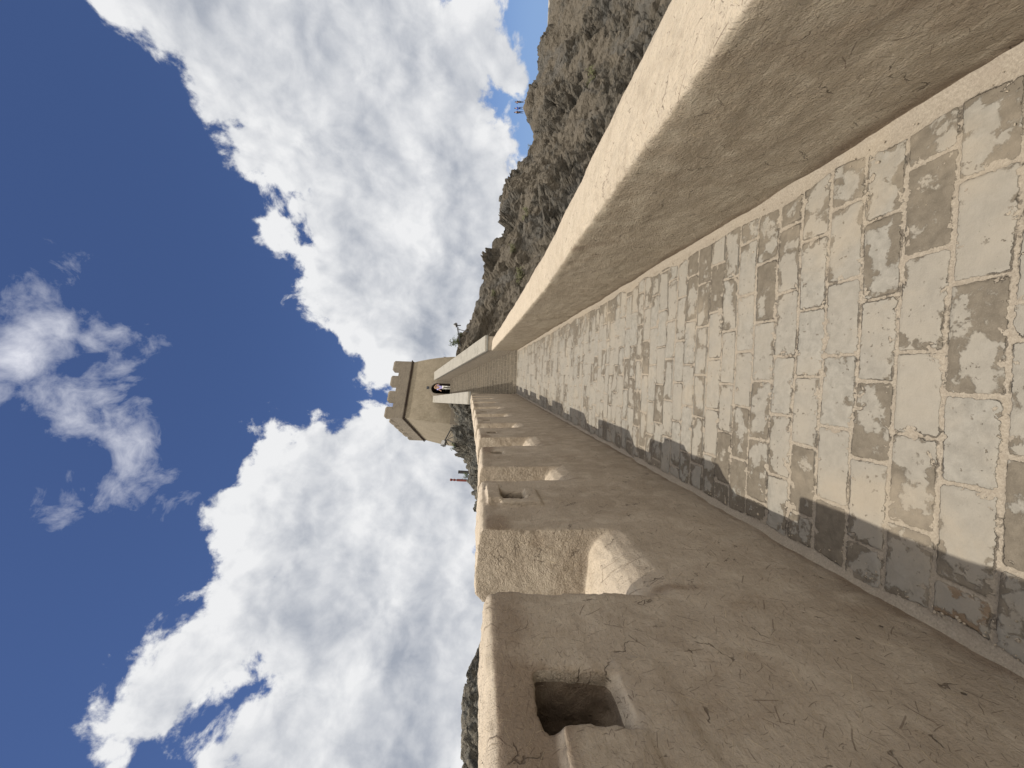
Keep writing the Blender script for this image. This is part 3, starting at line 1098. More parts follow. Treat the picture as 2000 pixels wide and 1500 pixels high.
def hill(name, sky, ncol, nrow, mat, back=(6, -5), blocks=(4.0, 1.5, .6), amps=(.9, .5, .18), dip=.5, seed=3, valley=None, small=.05, bare=.12):
    """sky: (ix, iy, range, foot_ix, foot_range) along the crest, crest and foot as surveyed from the walk"""
    C = interp_cols(sky, ncol)
    crest = np.array([at(c[0], c[1], c[2]) for c in C])
    foot = np.array([at(c[3], c[1] if len(c) < 6 else c[5], c[4]) for c in C])
    nb = 16
    rows = []
    out = crest - EYE
    out[:, 2] = 0
    out /= np.linalg.norm(out, axis=1)[:, None]
    for j in range(nb):
        t = 1 - j / nb
        rows.append(crest + out * back[0] * t + np.array([0, 0, back[1]]) * t ** 1.3)
    for j in range(nrow):
        t = j / (nrow - 1)
        p = crest * (1 - t) + foot * t
        p[:, 2] += .10 * np.linalg.norm(crest - foot, axis=1) * math.sin(math.pi * t) * (.5 - t)
        rows.append(p)
    if valley is not None:
        W = valley(foot)
        nv = 40
        for j in range(1, nv + 1):
            t = j / nv
            t = t ** .6
            p = foot * (1 - t) + W * t
            p[:, 2] -= .07 * np.linalg.norm(foot - W, axis=1) * math.sin(math.pi * t)
            rows.append(p)
    V = np.concatenate(rows)
    nr = len(rows)
    F = grid_faces(nr, ncol)
    Vn = V.reshape(nr, ncol, 3)
    N = vnormals(V, F)
    if N[:, 2].mean() < 0:
        F = F[:, ::-1]
        N = -N
    Q = V.copy()
    Q[:, 2] *= 1.5
    Q[:, 0] += dip * V[:, 2]
    d = 1.1 * amps[0] * fbm(Q / (blocks[0] * 2.3), 4, .5, seed, True) * .6
    warp = np.stack([fbm(Q / blocks[0], 3, .5, seed + 60 + k) for k in range(3)], 1)
    crop = bare + (1 - bare) * sstep(-.10, .16, fbm(Q / (blocks[0] * 1.9), 3, .55, seed + 77))     # bare outcrops in the scree
    for s_, a_ in zip(blocks, amps):
        f1, f2, cid, lv = worley(Q / s_ + warp * .6, seed + int(s_ * 10))
        tilt = (lv * (np.stack([np.sin(cid * 50), np.cos(cid * 91), np.sin(cid * 133)], 1))).sum(1)
        d += a_ * crop * ((cid - .5) * .6 + tilt * 1.35 - .25 * f1 - .14 * (1 - sstep(0, .16, f2 - f1)))
    d += small * fbm(Q / .5, 3, .55, seed + 90, True)
    fade = np.ones((nr, ncol))
    jj = np.arange(nr) - nb
    if valley is not None:
        fade[nb + nrow:] *= np.linspace(1, .12, nr - nb - nrow)[:, None] ** 1.0
    fade *= (1 - .62 * np.exp(-(jj / (.055 * nrow)) ** 2))[:, None]
    V = V + N * (d * fade.ravel())[:, None]
    me = np_mesh(name, V, F, smooth=True, attrs={'outcrop': crop})
    o = tag(link(name, me, mat), kind='structure')
    return V.reshape(nr, ncol, 3), nb


# (crest ix, iy, range, foot ix, foot range)
RH = [(1135, -560, 150, 1500, 100), (1110, -340, 135, 1450, 90), (1095, -190, 125, 1420, 82), (1084, -90, 120, 1390, 80), (1075, 0, 112, 1340, 76), (1070, 50, 108, 1310, 74), (1056, 88, 104, 1290, 73), (1055, 120, 101, 1275, 72),
      (1054, 140, 99, 1265, 71), (1040, 165, 97, 1255, 70), (1026, 190, 95, 1243, 68), (1023, 212, 94, 1232, 67), (1036, 238, 91, 1220, 65),
      (1044, 258, 89, 1210, 63), (1043, 280, 87, 1200, 62), (1033, 310, 83, 1180, 59), (1012, 338, 79, 1165, 56), (996, 350, 76, 1155, 54),
      (982, 372, 72, 1145, 52), (977, 400, 68, 1130, 50), (980, 425, 66, 1118, 48), (985, 445, 63, 1108, 46), (976, 470, 60, 1095, 44),
      (962, 498, 57, 1080, 42), (952, 525, 54, 1068, 41), (944, 545, 52, 1058, 40), (936, 590, 47, 1036, 37.5), (928, 618, 44, 1020, 36.5),
      (916, 645, 41.5, 1000, 36), (903, 672, 39.8, 985, 35.7), (897, 692, 39, 972, 35.5), (893, 720, 39, 965, 36), (893, 760, 39.5, 960, 37)]


def right_valley(foot):
    y = np.clip(1.75 * foot[:, 1] / np.maximum(foot[:, 0], .3), -1.5, 33)
    return np.stack([np.full(len(foot), 1.75), y, y * SL - 1.1], 1)


HV, _nb = hill('hillside', RH, 560, 230, M['rock'], (14, -11), (4.6, 1.7, .7), (1.35, .85, .40), .4, 3, right_valley, .06, .3)

LH = [(879, 700, 40, 905, 37), (879, 750, 38, 905, 35), (880, 792, 33.6, 960, 27), (882, 825, 33, 965, 26.5), (884, 853, 32.3, 970, 26), (892, 868, 31.6, 975, 25.5), (899, 878, 31, 975, 25),
      (908, 893, 30.3, 980, 24), (913, 912, 29.8, 985, 23.5), (919, 935, 29.2, 990, 23), (925, 952, 28.4, 995, 22.5), (935, 966, 27.6, 1000, 22),
      (950, 1000, 26.5, 1010, 20), (975, 1060, 25, 1030, 18), (985, 1150, 25, 1080, 17), (1000, 1300, 26, 1120, 17),
      (1020, 1450, 26, 1150, 17), (1050, 1700, 26, 1200, 17)]


def left_valley(foot):
    y = np.clip(1.62 * foot[:, 1] / np.maximum(-foot[:, 0], .3), -1.5, 31)
    return np.stack([np.full(len(foot), -1.62), y, y * SL - 1.1], 1)


LV, _ = hill('rocky_slope', LH, 300, 120, M['dark_rock'], (8, -7), (2.2, .9, .4), (.50, .42, .24), -.8, 17, left_valley, .03, .6)
FH = [(980, 1190, 44, 1080, 34), (950, 1235, 42, 1070, 33), (936, 1262, 40, 1060, 32), (927, 1285, 38, 1060, 31), (916, 1302, 36, 1060, 30), (912, 1316, 35, 1060, 29), (915, 1326, 34.5, 1060, 28),
      (907, 1350, 34, 1065, 27), (903, 1377, 33, 1070, 26), (903, 1413, 32, 1080, 25), (901, 1450, 31, 1090, 24), (904, 1496, 30, 1100, 23),
      (895, 1560, 29, 1120, 22), (890, 1640, 28, 1150, 21), (900, 1760, 27, 1200, 20)]


def far_valley(foot):
    y = np.clip(1.62 * foot[:, 1] / np.maximum(-foot[:, 0], .3), -1.5, 31)
    return np.stack([np.full(len(foot), -1.62), y, y * SL - 1.2], 1)


hill('rock_ridge', FH, 260, 110, M['dark_rock'], (10, -9), (2.6, 1.1, .5), (.40, .32, .15), -.6, 29, far_valley, .05, .6)

# far desert plain
n = 60
r_ = np.concatenate([[0], np.geomspace(30, 9000, n)])
a_ = np.linspace(0, 2 * math.pi, 97)
RR, AA = np.meshgrid(r_, a_, indexing='ij')
V = np.stack([RR.ravel() * np.cos(AA.ravel()), RR.ravel() * np.sin(AA.ravel()), np.full(RR.size, -75.0)], 1)
V[:, 2] += 2.0 * fbm(V / 300.0, 3, .5, 5)
tag(link('plain', np_mesh('plain', V, grid_faces(len(r_), len(a_))[:, ::-1]), M['plain']), kind='structure')


# ------------------------------------------------------------------ shrubs
def shrub(name, p, size, label, leaf='leaf', n=260, group=None, hgt=1.0, spread=1.0):
    root = empty(name, p, label, 'shrub', group)
    p = Vector(p)
    st, lf = MB(), MB()
    tips = []
    for k in range(9):
        a = random.uniform(0, 6.28)
        q = p + Vector((math.cos(a) * .45 * spread, math.sin(a) * .45 * spread, random.uniform(.45, 1.0) * hgt)) * size
        st.tube(p - Vector((0, 0, .06 * size)), q, .018 * size, 5, .006 * size)
        tips.append(q)
    for k in range(n):
        t = random.choice(tips)
        f = random.uniform(.35, 1.12)
        c = p + (t - p) * f + Vector((random.gauss(0, 1), random.gauss(0, 1), random.gauss(0, 1))) * .10 * size
        d = Vector((random.gauss(0, 1), random.gauss(0, 1), random.gauss(.3, 1))).normalized()
        e = d.orthogonal().normalized()
        s = size * random.uniform(.05, .10)
        lf.face([c - d * s, c + e * s * .45, c + d * s, c - e * s * .45], [(0, 0), (1, 0), (1, 1), (0, 1)])
    st.build('stem', M['twig'], root)
    lf.build('foliage', M[leaf], root)


def on_hill(ix, iy, r_, HV=HV, nb=_nb):
    """nearest hill vertex to the line of sight"""
    d = ray(ix, iy)
    d = d / np.linalg.norm(d)
    Q = HV[nb - 2:nb + 225].reshape(-1, 3) - EYE
    t = Q @ d
    e = np.linalg.norm(Q - t[:, None] * d, axis=1) / np.maximum(t, 1)
    return HV[nb - 2:nb + 225].reshape(-1, 3)[np.argmin(e)]


p = on_hill(899, 668, 38)
shrub('shrub', p + np.array([0, -.2, -.1]), 1.0, 'green shrub at the foot of the slim floodlight right of the tower', 'leaf', 300)
p = on_hill(903, 655, 38)
shrub('shrub', p + np.array([0, -.2, -.1]), .6, 'small dark green shrub beside the right hand floodlight brace', 'leaf', 200)
p = on_hill(892, 874, 30, LV)
shrub('shrub', p + np.array([0, 0, -.05]), .55, 'small green shrub below the floodlight left of the tower', 'leaf', 260)
p = on_hill(914, 927, 29, LV)
shrub('shrub', p + np.array([0, 0, -.05]), .45, 'small green shrub between the two posts on the left crest', 'leaf', 260)
p = on_hill(1033, 318, 83)
shrub('shrub', p + np.array([0, 0, -.1]), 1.3, 'grey green shrub on the crest nearest below the grassy notch', 'dry_leaf', 260, 'shrubs along the right crest')
p = on_hill(1040, 287, 86)
shrub('shrub', p + np.array([0, 0, -.1]), .9, 'little grey green shrub on the crest next to the three hikers', 'dry_leaf', 220, 'shrubs along the right crest')
for i, (ix, iy, sz, lb) in enumerate(((1004, 487, 1.4, 'olive bush on the pale streak in the middle of the right hillside'),
                                     (1020, 540, 1.6, 'olive bush low on the right hillside close behind the parapet'),
                                     (1031, 418, 1.5, 'olive bush high on the dark rock face of the right hillside'),
                                     (1160, 150, 2.4, 'broad olive bush in the hollow of the right hillside near the frame edge'),
                                     (965, 575, .8, 'small olive bush under the crest midway to the tower'))):
    shrub('bush', on_hill(ix, iy, 60) + np.array([0, 0, -.15]), sz, lb, 'dry_leaf', 320, 'bushes on the right hillside', .45, 1.1)


# ------------------------------------------------------------------ floodlights
def floodlight(label, struts, head, aim, size, hang):
    """struts: list of (name, p, q, r)"""
    base = struts[0][1]
    root = empty('floodlight', base, label, 'floodlight', 'floodlights beside the tower')
    for nm, a, b, r in struts:
        mb = MB()
        mb.tube(a, b, r, 8)
        mb.build(nm, M['iron'], root, smooth=False)
    aim = Vector(aim).normalized()
    side = aim.cross(Vector((0, 0, 1))).normalized()
    up = side.cross(aim)
    mb = MB()
    c = Vector(head)
    w, d, h = size
    bk = [c - aim * d + side * x * w * .32 + up * y * h * .32 for x, y in ((-1, -1), (1, -1), (1, 1), (-1, 1))]
    fr = [c + side * x * w * .5 + up * y * h * .5 for x, y in ((-1, -1), (1, -1), (1, 1), (-1, 1))]
    mb.hexa(bk, fr)
    for k in range(5):
        t = -.3 + .15 * k
        mb.box(c - aim * (d + .02) + side * w * t, (.012, .08, h * .6), (side, aim, up))
    lamp = mb.build('lamp_head', M['lamp_metal'], root)
    mb = MB()
    mb.box(c + aim * .012, (w * .9, .02, h * .88), (side, aim, up))
    mb.build('lens', M['lamp_glass'], lamp)
    mb = MB()
    for s_ in (-1, 1):
        mb.box(c + side * s_ * (w * .5 + .02) - aim * d * .4 - up * h * .25, (.02, .05, h * .7), (side, aim, up))
    mb.box(c - aim * d * .4 - up * (h * .6 + .01), (w + .06, .05, .02), (side, aim, up))
    mb.build('bracket', M['iron'], root)


r0 = 34.3
floodlight('black twin lamp floodlight on a braced frame left of the tower',
           [('pole', at(882, 836, r0), at(868.5, 861, r0), .055), ('brace', at(886, 853, r0 - .2), at(873, 859, r0), .035),
            ('brace', at(899, 871, r0 - 2.2), at(873.5, 859, r0), .045), ('stay', at(882.5, 844, r0 - .1), at(875, 856, r0), .022),
            ('crossbar', at(869, 859, r0), at(876, 869, r0), .035)],
           at(865.5, 864, r0), (.75, -.5, .35), (.62, .32, .42), 0)
r0 = 38.4
floodlight('slim double rod floodlight standing on the rocks right of the tower',
           [('pole', at(901, 689, r0), at(893, 638, r0), .05), ('rod', at(901, 686, r0 - .1), at(895.5, 639, r0 - .1), .025),
            ('brace', at(917, 649, r0 - .3), at(895, 643, r0), .035), ('crossbar', at(891, 636, r0), at(900, 635.5, r0), .05)],
           at(888.5, 636.5, r0), (-.8, -.3, .5), (.42, .26, .30), 0)

# ------------------------------------------------------------------ posts on the left crest
r0 = 29.6
b = at(925, 939.2, r0)
t = at(879, 936.2, r0)
hh = t[2] - b[2]
root = empty('hitching_post', (b[0], b[1], b[2] - .3), 'slim red post with a carved knob top on the left crest', 'post')
mb = MB()
mb.box((b[0], b[1], b[2] + hh * .25), (.15, .15, hh * .5 + .75))
mb.build('shaft', M['red_stone'], root, bevel=.015)
mb = MB()
zb = b[2] + hh * .5 + .375
q = hh * .5 - .375
mb.lathe((b[0], b[1], zb - .01), [(.08, 0), (.045, .06 * q), (.05, .2 * q), (.085, .3 * q), (.09, .42 * q), (.06, .55 * q), (.04, .6 * q),
                                  (.05, .66 * q), (.085, .72 * q), (.095, .9 * q), (.085, q)], 12)
mb.build('carved_top', M['red_stone'], root, smooth=True)
b = at(918, 922.8, r0)
t = at(896, 921.5, r0)
hh = t[2] - b[2]
root = empty('stone_post', (b[0], b[1], b[2] - .3), 'short plain dark square post beside the red post on the left crest', 'post')
mb = MB()
mb.box((b[0], b[1], b[2] + hh / 2 - .15), (.20, .18, hh + .3))
mb.build('shaft', M['dark_stone'], root, bevel=.012)
mb = MB()
mb.box((b[0], b[1], b[2] + hh + .006), (.215, .195, .05))
mb.build('cap', M['dark_stone'], root, bevel=.01)


# ------------------------------------------------------------------ people
def skin(name, pts, edges, mat, parent, rootkey, sub=1):
    keys = list(pts)
    me = bpy.data.meshes.new(name)
    me.from_pydata([Vector(pts[k][0]) for k in keys], [(keys.index(a), keys.index(b)) for a, b in edges], [])
    o = bpy.data.objects.new(name, me)
    COL.objects.link(o)
    o.modifiers.new('s', 'SKIN')
    sv = me.skin_vertices[0].data if me.skin_vertices else None
    if sv is None:
        bm = bmesh.new()
        bm.from_mesh(me)
        bm.verts.layers.skin.verify()
        bm.to_mesh(me)
        bm.free()
        sv = me.skin_vertices[0].data
    for k, v in zip(keys, sv):
        r = pts[k][1]
        v.radius = r if isinstance(r, tuple) else (r, r)
        v.use_root = (k == rootkey)
    o.modifiers['s'].use_smooth_shade = True
    ss = o.modifiers.new('u', 'SUBSURF')
    ss.levels = ss.render_levels = sub
    me2 = evaluated(o)
    me2.polygons.foreach_set('use_smooth', [True] * len(me2.polygons))
    me2.materials.clear()
    return link(name, me2, mat, parent)


def person(base, face, H, label, top, legs, hair, shoes, pose, long_hair=False, backpack=False, short=False, group=None):
    """base: point between the feet; face: heading angle; pose: offsets in body frame (right, forward, up) / H"""
    root = empty('person', base, label, 'person', group)
    B = Vector(base)
    fw = Vector((math.cos(face), math.sin(face), 0))
    rt = Vector((fw.y, -fw.x, 0))

    def w(x, y, z):
        return B + (rt * x + fw * y + Vector((0, 0, z))) * H
    J = dict(pel=(0, 0, .53), wst=(0, 0, .62), chs=(0, .005, .74), nck=(0, 0, .83), hd0=(0, .012, .875), hd=(0, .018, .93), hdt=(0, .012, .985))
    for s, sg in (('L', -1), ('R', 1)):
        J.update({'hip' + s: (.052 * sg, 0, .50), 'kne' + s: (.058 * sg, .012, .275), 'ank' + s: (.06 * sg, -.01, .045), 'toe' + s: (.068 * sg, .085, .018),
                  'sho' + s: (.105 * sg, 0, .80), 'elb' + s: (.135 * sg, -.01, .63), 'wri' + s: (.14 * sg, .05, .485), 'plm' + s: (.14 * sg, .065, .445)})
    J.update(pose)
    P = {k: w(*v) for k, v in J.items()}
    r = dict(pel=(.075, .055), wst=(.07, .05), chs=(.082, .055), nck=.032, hd0=.036, hd=(.045, .055), hdt=.03, hip=.048, kne=.032, ank=.022, toe=.018,
             sho=.036, elb=.025, wri=.018, plm=(.02, .012))

    def rad(k, m=1.0):
        v = r.get(k, r.get(k[:-1]))
        return tuple(q * H * m for q in v) if isinstance(v, tuple) else v * H * m
    pts = {k: (P[k], rad(k)) for k in P}
    ed = [('pel', 'wst'), ('wst', 'chs'), ('chs', 'nck'), ('nck', 'hd0'), ('hd0', 'hd'), ('hd', 'hdt')]
    for s in 'LR':
        ed += [('pel', 'hip' + s), ('hip' + s, 'kne' + s), ('kne' + s, 'ank' + s), ('ank' + s, 'toe' + s),
               ('chs', 'sho' + s), ('sho' + s, 'elb' + s), ('elb' + s, 'wri' + s), ('wri' + s, 'plm' + s)]
        d = (P['plm' + s] - P['wri' + s]).normalized()
        a = d.orthogonal().normalized()
        for i, ln in enumerate((.040, .046, .043, .034)):
            o = a * (i - 1.5) * .0105 * H
            pts['f%d%s' % (i, s)] = (P['plm' + s] + o + d * .012 * H, .0052 * H)
            pts['g%d%s' % (i, s)] = (P['plm' + s] + o * 1.15 + d * (.012 + ln * .55) * H + a.cross(d) * .004 * H, .0048 * H)
            pts['h%d%s' % (i, s)] = (P['plm' + s] + o * 1.15 + d * (.012 + ln) * H + a.cross(d) * .012 * H, .0042 * H)
            ed += [('plm' + s, 'f%d%s' % (i, s)), ('f%d%s' % (i, s), 'g%d%s' % (i, s)), ('g%d%s' % (i, s), 'h%d%s' % (i, s))]
        pts['t' + s] = (P['wri' + s] + a * .022 * H + d * .022 * H, .006 * H)
        pts['u' + s] = (P['wri' + s] + a * .030 * H + d * .044 * H, .005 * H)
        ed += [('wri' + s, 't' + s), ('t' + s, 'u' + s)]
    # nose and ears
    pts['nos'] = (P['hd'] + fw * .062 * H - Vector((0, 0, .004 * H)), .007 * H)
    ed.append(('hd', 'nos'))
    skin('body', pts, ed, M['skin'], root, 'pel')
    for sx in (-1, 1):
        mb = MB()
        mb.box(P['hd'] + fw * .052 * H + rt * sx * .019 * H + Vector((0, 0, .008 * H)), (.016 * H, .006 * H, .007 * H), (rt, fw, Vector((0, 0, 1))))
        mb.build('eye', M['hair_dark'], root)
    mb = MB()
    mb.box(P['hd'] + fw * .049 * H - Vector((0, 0, .024 * H)), (.026 * H, .006 * H, .005 * H), (rt, fw, Vector((0, 0, 1))))
    mb.build('mouth', M['hair_dark'], root)
    # clothes
    tk = ['pel', 'wst', 'chs', 'nck', 'shoL', 'shoR', 'elbL', 'elbR', 'wriL', 'wriR']
    te = [('pel', 'wst'), ('wst', 'chs'), ('chs', 'nck'), ('chs', 'shoL'), ('shoL', 'elbL'), ('chs', 'shoR'), ('shoR', 'elbR')]
    if not short:
        te += [('elbL', 'wriL'), ('elbR', 'wriR')]
    use = {k for e in te for k in e}
    tp_ = {k: (P[k], rad(k, 1.22 if k != 'nck' else 1.12)) for k in P if k in use}
    if short:
        for s in 'LR':
            tp_['elb' + s] = (P['sho' + s] * .45 + P['elb' + s] * .55, rad('elb', 1.45))
    skin('top', tp_, te, top, root, 'wst')
    le = [('pel', 'hipL'), ('hipL', 'kneL'), ('kneL', 'ankL'), ('pel', 'hipR'), ('hipR', 'kneR'), ('kneR', 'ankR')]
    lp = {k: (P[k], rad(k, 1.22 if k != 'pel' else 1.08)) for k in ('pel', 'hipL', 'hipR', 'kneL', 'kneR', 'ankL', 'ankR')}
    skin('trousers', lp, le, legs, root, 'pel')
    for s in 'LR':
        skin('shoe', {'a': (P['ank' + s] - Vector((0, 0, .015 * H)), .026 * H), 'b': (P['toe' + s], .021 * H), 'c': (P['ank' + s] - fw * .028 * H - Vector((0, 0, .028 * H)), .02 * H)},
             [('a', 'b'), ('a', 'c')], shoes, root, 'a')
    hp = {'a': (P['hd'] + Vector((0, 0, .038 * H)) - fw * .008 * H, (.052 * H, .056 * H)), 'b': (P['hdt'] + Vector((0, 0, .006 * H)) - fw * .01 * H, .034 * H),
          'c': (P['hd'] - fw * .040 * H, .040 * H)}
    he = [('a', 'b'), ('a', 'c')]
    if long_hair:
        for s, sx in (('l', -1), ('r', 1)):
            hp['d' + s] = (P['hd'] + rt * sx * .058 * H - fw * .012 * H, .030 * H)
            hp['e' + s] = (P['nck'] + rt * sx * .068 * H + fw * .016 * H, .034 * H)
            hp['f' + s] = (P['chs'] + rt * sx * .066 * H + fw * .045 * H + Vector((0, 0, .02 * H)), .022 * H)
            he += [('a', 'd' + s), ('d' + s, 'e' + s), ('e' + s, 'f' + s)]
    skin('hair', hp, he, hair, root, 'a')
    if backpack:
        mb = MB()
        mb.box(P['chs'] - fw * .10 * H - Vector((0, 0, .04 * H)), (.17 * H, .09 * H, .24 * H), (rt, fw, Vector((0, 0, 1))))
        mb.build('backpack', M['black_cloth'], root, bevel=.03)
    return root


dp = Vector(tp(DU - .02, fv - .30, DZ0))
person(dp, R(-74), 1.66, 'person in lavender top and white trousers with loose light hair in the tower doorway',
       M['lavender'], M['white_cloth'], M['hair_blond'], M['white_cloth'],
       dict(elbL=(-.165, .05, .70), wriL=(-.13, .10, .83), plmL=(-.10, .09, .87), elbR=(.15, .02, .66), wriR=(.20, .09, .60), plmR=(.215, .11, .575),
            kneL=(-.05, .05, .275), ankL=(-.045, -.01, .045)), long_hair=True, short=True)
for ix, iy, ft, H_, fc, lb, tp_, lg, po in (
        (1020, 199.2, 1006.8, 1.74, R(-150), 'person in dark grey standing highest on the crest, hands raised to the face', 'black_cloth', 'grey_cloth',
         dict(elbL=(-.14, .09, .74), wriL=(-.05, .13, .88), plmL=(-.03, .13, .91), elbR=(.14, .09, .74), wriR=(.05, .13, .88), plmR=(.03, .13, .91))),
        (1023, 211.5, 1010.4, 1.70, R(-100), 'person in a bright blue jacket striding in the middle of the crest trio', 'blue_cloth', 'navy_cloth',
         dict(kneL=(-.05, .12, .29), ankL=(-.05, .13, .05), toeL=(-.05, .21, .03), kneR=(.05, -.01, .28), ankR=(.05, -.10, .05), elbL=(-.16, -.04, .66), wriL=(-.15, .08, .60), plmL=(-.15, .11, .59))),
        (1026, 219.3, 1012.5, 1.76, R(-80), 'person in dark clothes, legs apart, standing lowest of the crest trio', 'black_cloth', 'navy_cloth',
         dict(hipL=(-.06, 0, .50), kneL=(-.085, .0, .275), ankL=(-.10, -.01, .045), toeL=(-.11, .07, .02), hipR=(.06, 0, .5), kneR=(.08, 0, .275), ankR=(.095, -.01, .045), toeR=(.105, .07, .02),
              elbL=(-.18, -.02, .66), wriL=(-.12, .08, .62), plmL=(-.1, .1, .62)))):
    # stand on the highest rock under that line of sight
    d = ray(ix, iy)
    az = math.atan2(d[1], d[0])
    Q = HV[_nb - 6:_nb + 14].reshape(-1, 3)
    da = np.abs(np.arctan2(Q[:, 1], Q[:, 0]) - az)
    cand = Q[da < .006]
    el = (cand[:, 2] - EYE[2]) / np.hypot(cand[:, 0], cand[:, 1])
    p = cand[np.argmax(el)]
    rr_ = math.hypot(p[0], p[1])
    bp = (d[0] / math.hypot(d[0], d[1]) * rr_, d[1] / math.hypot(d[0], d[1]) * rr_, p[2] - .06)
    person(bp, fc, H_, lb, M[tp_], M[lg], M['hair_dark'], M['white_cloth'] if 'blue' in tp_ else M['black_cloth'], po)

# ------------------------------------------------------------------ light
SUN = Vector((-.240, -.235, .968)).normalized()
ld = bpy.data.lights.new('sun', 'SUN')
ld.energy = 3.75
ld.angle = R(.53)
ld.color = (1.0, .93, .82)
lo = bpy.data.objects.new('sun', ld)
lo.rotation_euler = SUN.to_track_quat('Z', 'Y').to_euler()
lo.location = (0, 0, 30)
COL.objects.link(lo)

wd = bpy.data.worlds.new('World')
S.world = wd
wd.use_nodes = True
wt = wd.node_tree
wt.nodes.clear()
g = NT(wt)
wo = g.n('ShaderNodeOutputWorld')
bg = g.n('ShaderNodeBackground', {'Strength': .10})
wt.links.new(bg.outputs[0], wo.inputs[0])
D = g.n('ShaderNodeTexCoord').outputs['Generated']
dx, dy, dz = g.sep(D)
Dc = g.comb(dx, dy, g.m('SQRT', g.m('MULTIPLY_ADD', g.m('MAXIMUM', dz, .0), dz, .009)))
sky = g.n('ShaderNodeTexSky', {'Vector': Dc}, sky_type='NISHITA', sun_disc=False, sun_elevation=math.asin(SUN.z),
          sun_rotation=math.atan2(SUN.x, SUN.y), altitude=1700, air_density=1.0, dust_density=.3, ozone_density=4.0)
skyc = sky.outputs[0]

BL = [  # (ix, iy, radius px) : cumulus A on the right, B on the left
    (300, -50, 120), (420, 20, 160), (560, 60, 200), (700, 60, 220), (560, 190, 120), (690, 220, 220), (820, 130, 150), (800, 350, 210),
    (700, 400, 110), (870, 420, 140), (780, 500, 140), (690, 575, 85), (880, 540, 110), (800, 640, 105), (725, 650, 55), (735, 708, 38),
    (640, 525, 50), (868, 300, 105), (440, 180, 55), (520, 285, 50), (935, 270, 45), (868, 60, 75), (450, -200, 240), (700, -220, 260), (982, 150, 16),
    (604, 412, 22), (545, 471, 20), (640, 330, 70), (850, 660, 80),
    (350, 1365, 62), (420, 1290, 75), (500, 1210, 85), (485, 1010, 62), (500, 1110, 80), (560, 1030, 110), (555, 920, 60), (540, 880, 34),
    (650, 1000, 130), (640, 890, 48), (700, 860, 58), (740, 910, 100), (680, 1150, 180), (800, 1050, 160), (800, 1250, 170), (640, 1300, 110),
    (600, 1450, 105), (510, 1440, 50), (760, 1430, 200), (880, 950, 85), (880, 1150, 120), (900, 1400, 110), (600, 1620, 200), (800, 1650, 240),
    (790, 850, 50), (860, 880, 60), (900, 700, 45), (900, 790, 40), (860, 690, 50), (603, 858, 24)]
WISP = [(20, 690, 100), (110, 650, 75), (120, 760, 90), (170, 630, 45), (175, 840, 75), (250, 890, 60), (325, 920, 42), (205, 930, 50), (165, 552, 34),
        (80, 572, 30), (0, 590, 60), (-60, 720, 100)]
BACK_FILL = [((-.75, -.5, .35), .75), ((.2, -.9, .3), .7), ((.85, -.35, .45), .65), ((-.95, .1, .25), .4), ((.95, .25, .3), .4), ((-.3, -.8, .75), .62), ((.35, -.55, .75), .5), ((-.75, -.1, .65), .42)]  # unseen cloud banks added behind the camera to lift the shadows


def blobs(d, lst):
    """angular distance inside the outline of a cloud bank (radians)"""
    acc = None
    for c, r_ in lst:
        nd = g.n('ShaderNodeVectorMath', operation='DISTANCE')
        g.put(nd.inputs[0], d)
        g.put(nd.inputs[1], tuple(c))
        v = g.m('SUBTRACT', r_, nd.outputs['Value'])
        acc = v if acc is None else g.m('MAXIMUM', acc, v)
    return acc


def bl(ix, iy, r_):
    d = ray(ix, iy)
    L = np.linalg.norm(d)
    return d / L, (r_ + 2) / FPX / L ** 1.5


CUM = [bl(*q) for q in BL]
BCK_FILL = [(np.array(c) / np.linalg.norm(c), r_) for c, r_ in BACK_FILL]
WSP = [bl(*q) for q in WISP]
warp = g.v('SCALE', g.v('SUBTRACT', g.noise(D, 7, 2, .5, 0, out=1), (.5, .5, .5)), .06)
DW = g.v('ADD', D, warp)


def relief(d):
    """billowing cloud surface"""
    n2 = g.noise(d, 8.5, 9, .60)
    bi = g.noise(d, 11, 4, .62, typ='RIDGED_MULTIFRACTAL')
    return g.m('SUBTRACT', g.m('MULTIPLY', g.m('SUBTRACT', n2, .5), 3.4), g.m('MULTIPLY', g.m('SUBTRACT', bi, .9), .42))


r0 = relief(DW)
r1_ = relief(g.v('ADD', DW, tuple(SUN * .022)))
bb_ = blobs(DW, BCK_FILL)
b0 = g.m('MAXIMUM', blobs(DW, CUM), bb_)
big = g.m('SUBTRACT', g.noise(DW, 4.2, 4, .55), g.noise(g.v('ADD', DW, tuple(SUN * .07)), 4.2, 4, .55))
big2 = g.noise(D, 2.3, 2, .5)
d0 = g.m('ADD', g.m('ADD', g.m('MINIMUM', g.m('MULTIPLY', b0, 11.0), .95), r0), -.02)
alpha = g.ss(d0, -.03, .30)
lit = g.m('SUBTRACT', r0, r1_)
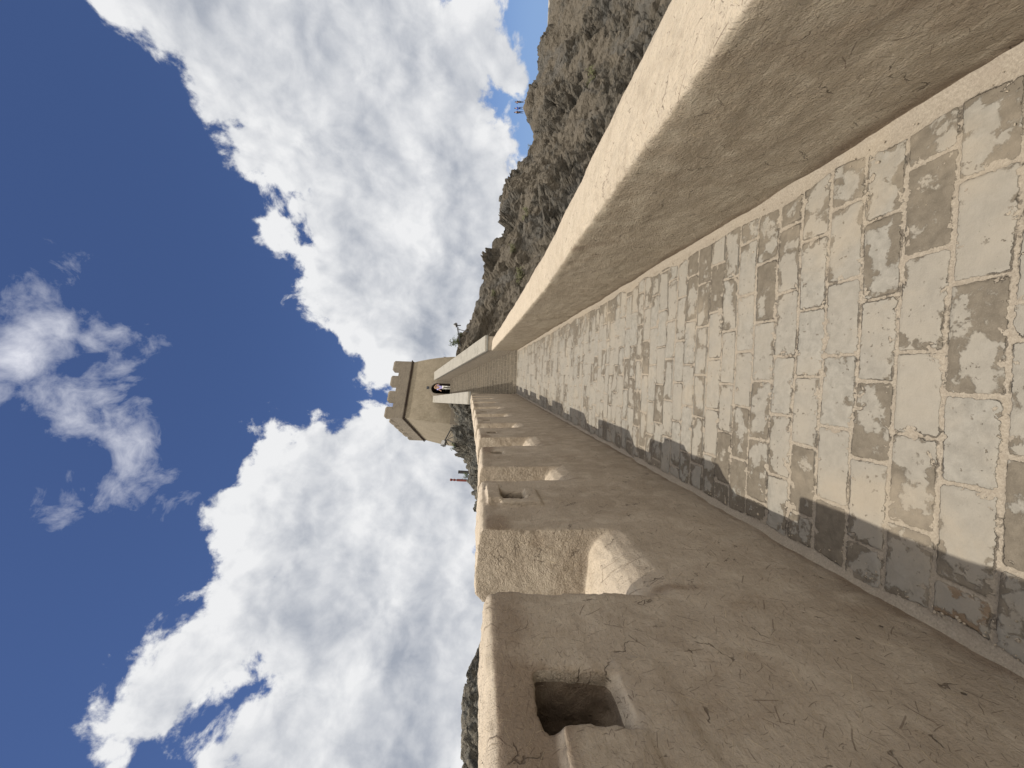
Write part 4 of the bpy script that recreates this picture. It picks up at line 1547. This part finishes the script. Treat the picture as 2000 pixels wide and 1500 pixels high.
# sunlit crests bright, thick bases grey
sh = g.m('ADD', g.m('MULTIPLY', lit, .62), .84)
sh = g.m('SUBTRACT', sh, g.m('MULTIPLY', g.ss(d0, .35, 1.7), .34))
sh = g.m('ADD', sh, g.m('ADD', g.m('MULTIPLY', big, 1.75), g.m('MULTIPLY', g.m('SUBTRACT', big2, .5), 1.0)))
# the underside of the bank, low over the hills, lies in its own shade
low = g.m('MULTIPLY', g.ss(dz, .38, .10), g.ss(d0, .3, 1.0))
sh = g.m('SUBTRACT', sh, g.m('MULTIPLY', low, .22))
sh = g.m('MAXIMUM', g.m('MINIMUM', sh, 1.0), 0.0)
cc = g.mix(sh, (3.3, 3.6, 4.2), (7.7, 7.75, 7.85))
# the added clouds behind the camera are brightened and warmed as fill light
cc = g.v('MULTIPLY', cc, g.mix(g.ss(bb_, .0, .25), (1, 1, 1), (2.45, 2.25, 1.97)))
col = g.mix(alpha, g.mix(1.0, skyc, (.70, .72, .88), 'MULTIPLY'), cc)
bw = blobs(DW, WSP)
wn = g.noise(g.v('ADD', DW, warp), 10, 9, .62, .0)
wa = g.m('ADD', g.m('MULTIPLY', g.m('MINIMUM', g.m('MULTIPLY', bw, 11.0), .75), 1.2), g.m('MULTIPLY', g.m('SUBTRACT', wn, .52), 5.0))
wal = g.m('MULTIPLY', g.ss(wa, -.1, 1.5, typ='LINEAR'), .9)
col = g.mix(wal, col, (7.3, 7.4, 8.0))
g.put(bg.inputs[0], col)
wd.cycles.sampling_method = 'MANUAL'
wd.cycles.sample_map_resolution = 512

# ------------------------------------------------------------------ camera
cd = bpy.data.cameras.new('camera')
cd.sensor_width = 36
cd.lens = 36 * FPX / 2000
cd.clip_start = .05
cd.clip_end = 20000
co = bpy.data.objects.new('camera', cd)
mx = Matrix.Identity(4)
for i in range(3):
    mx[i][0], mx[i][1], mx[i][2], mx[i][3] = -_U[i], _R[i], -_F[i], EYE[i]
co.matrix_world = mx
COL.objects.link(co)
S.camera = co

S.view_settings.view_transform = 'Standard'
S.view_settings.look = 'None'
S.view_settings.exposure = .16
S.view_settings.gamma = 1
S.cycles.max_bounces = 6
S.cycles.diffuse_bounces = 4
S.cycles.use_denoising = True
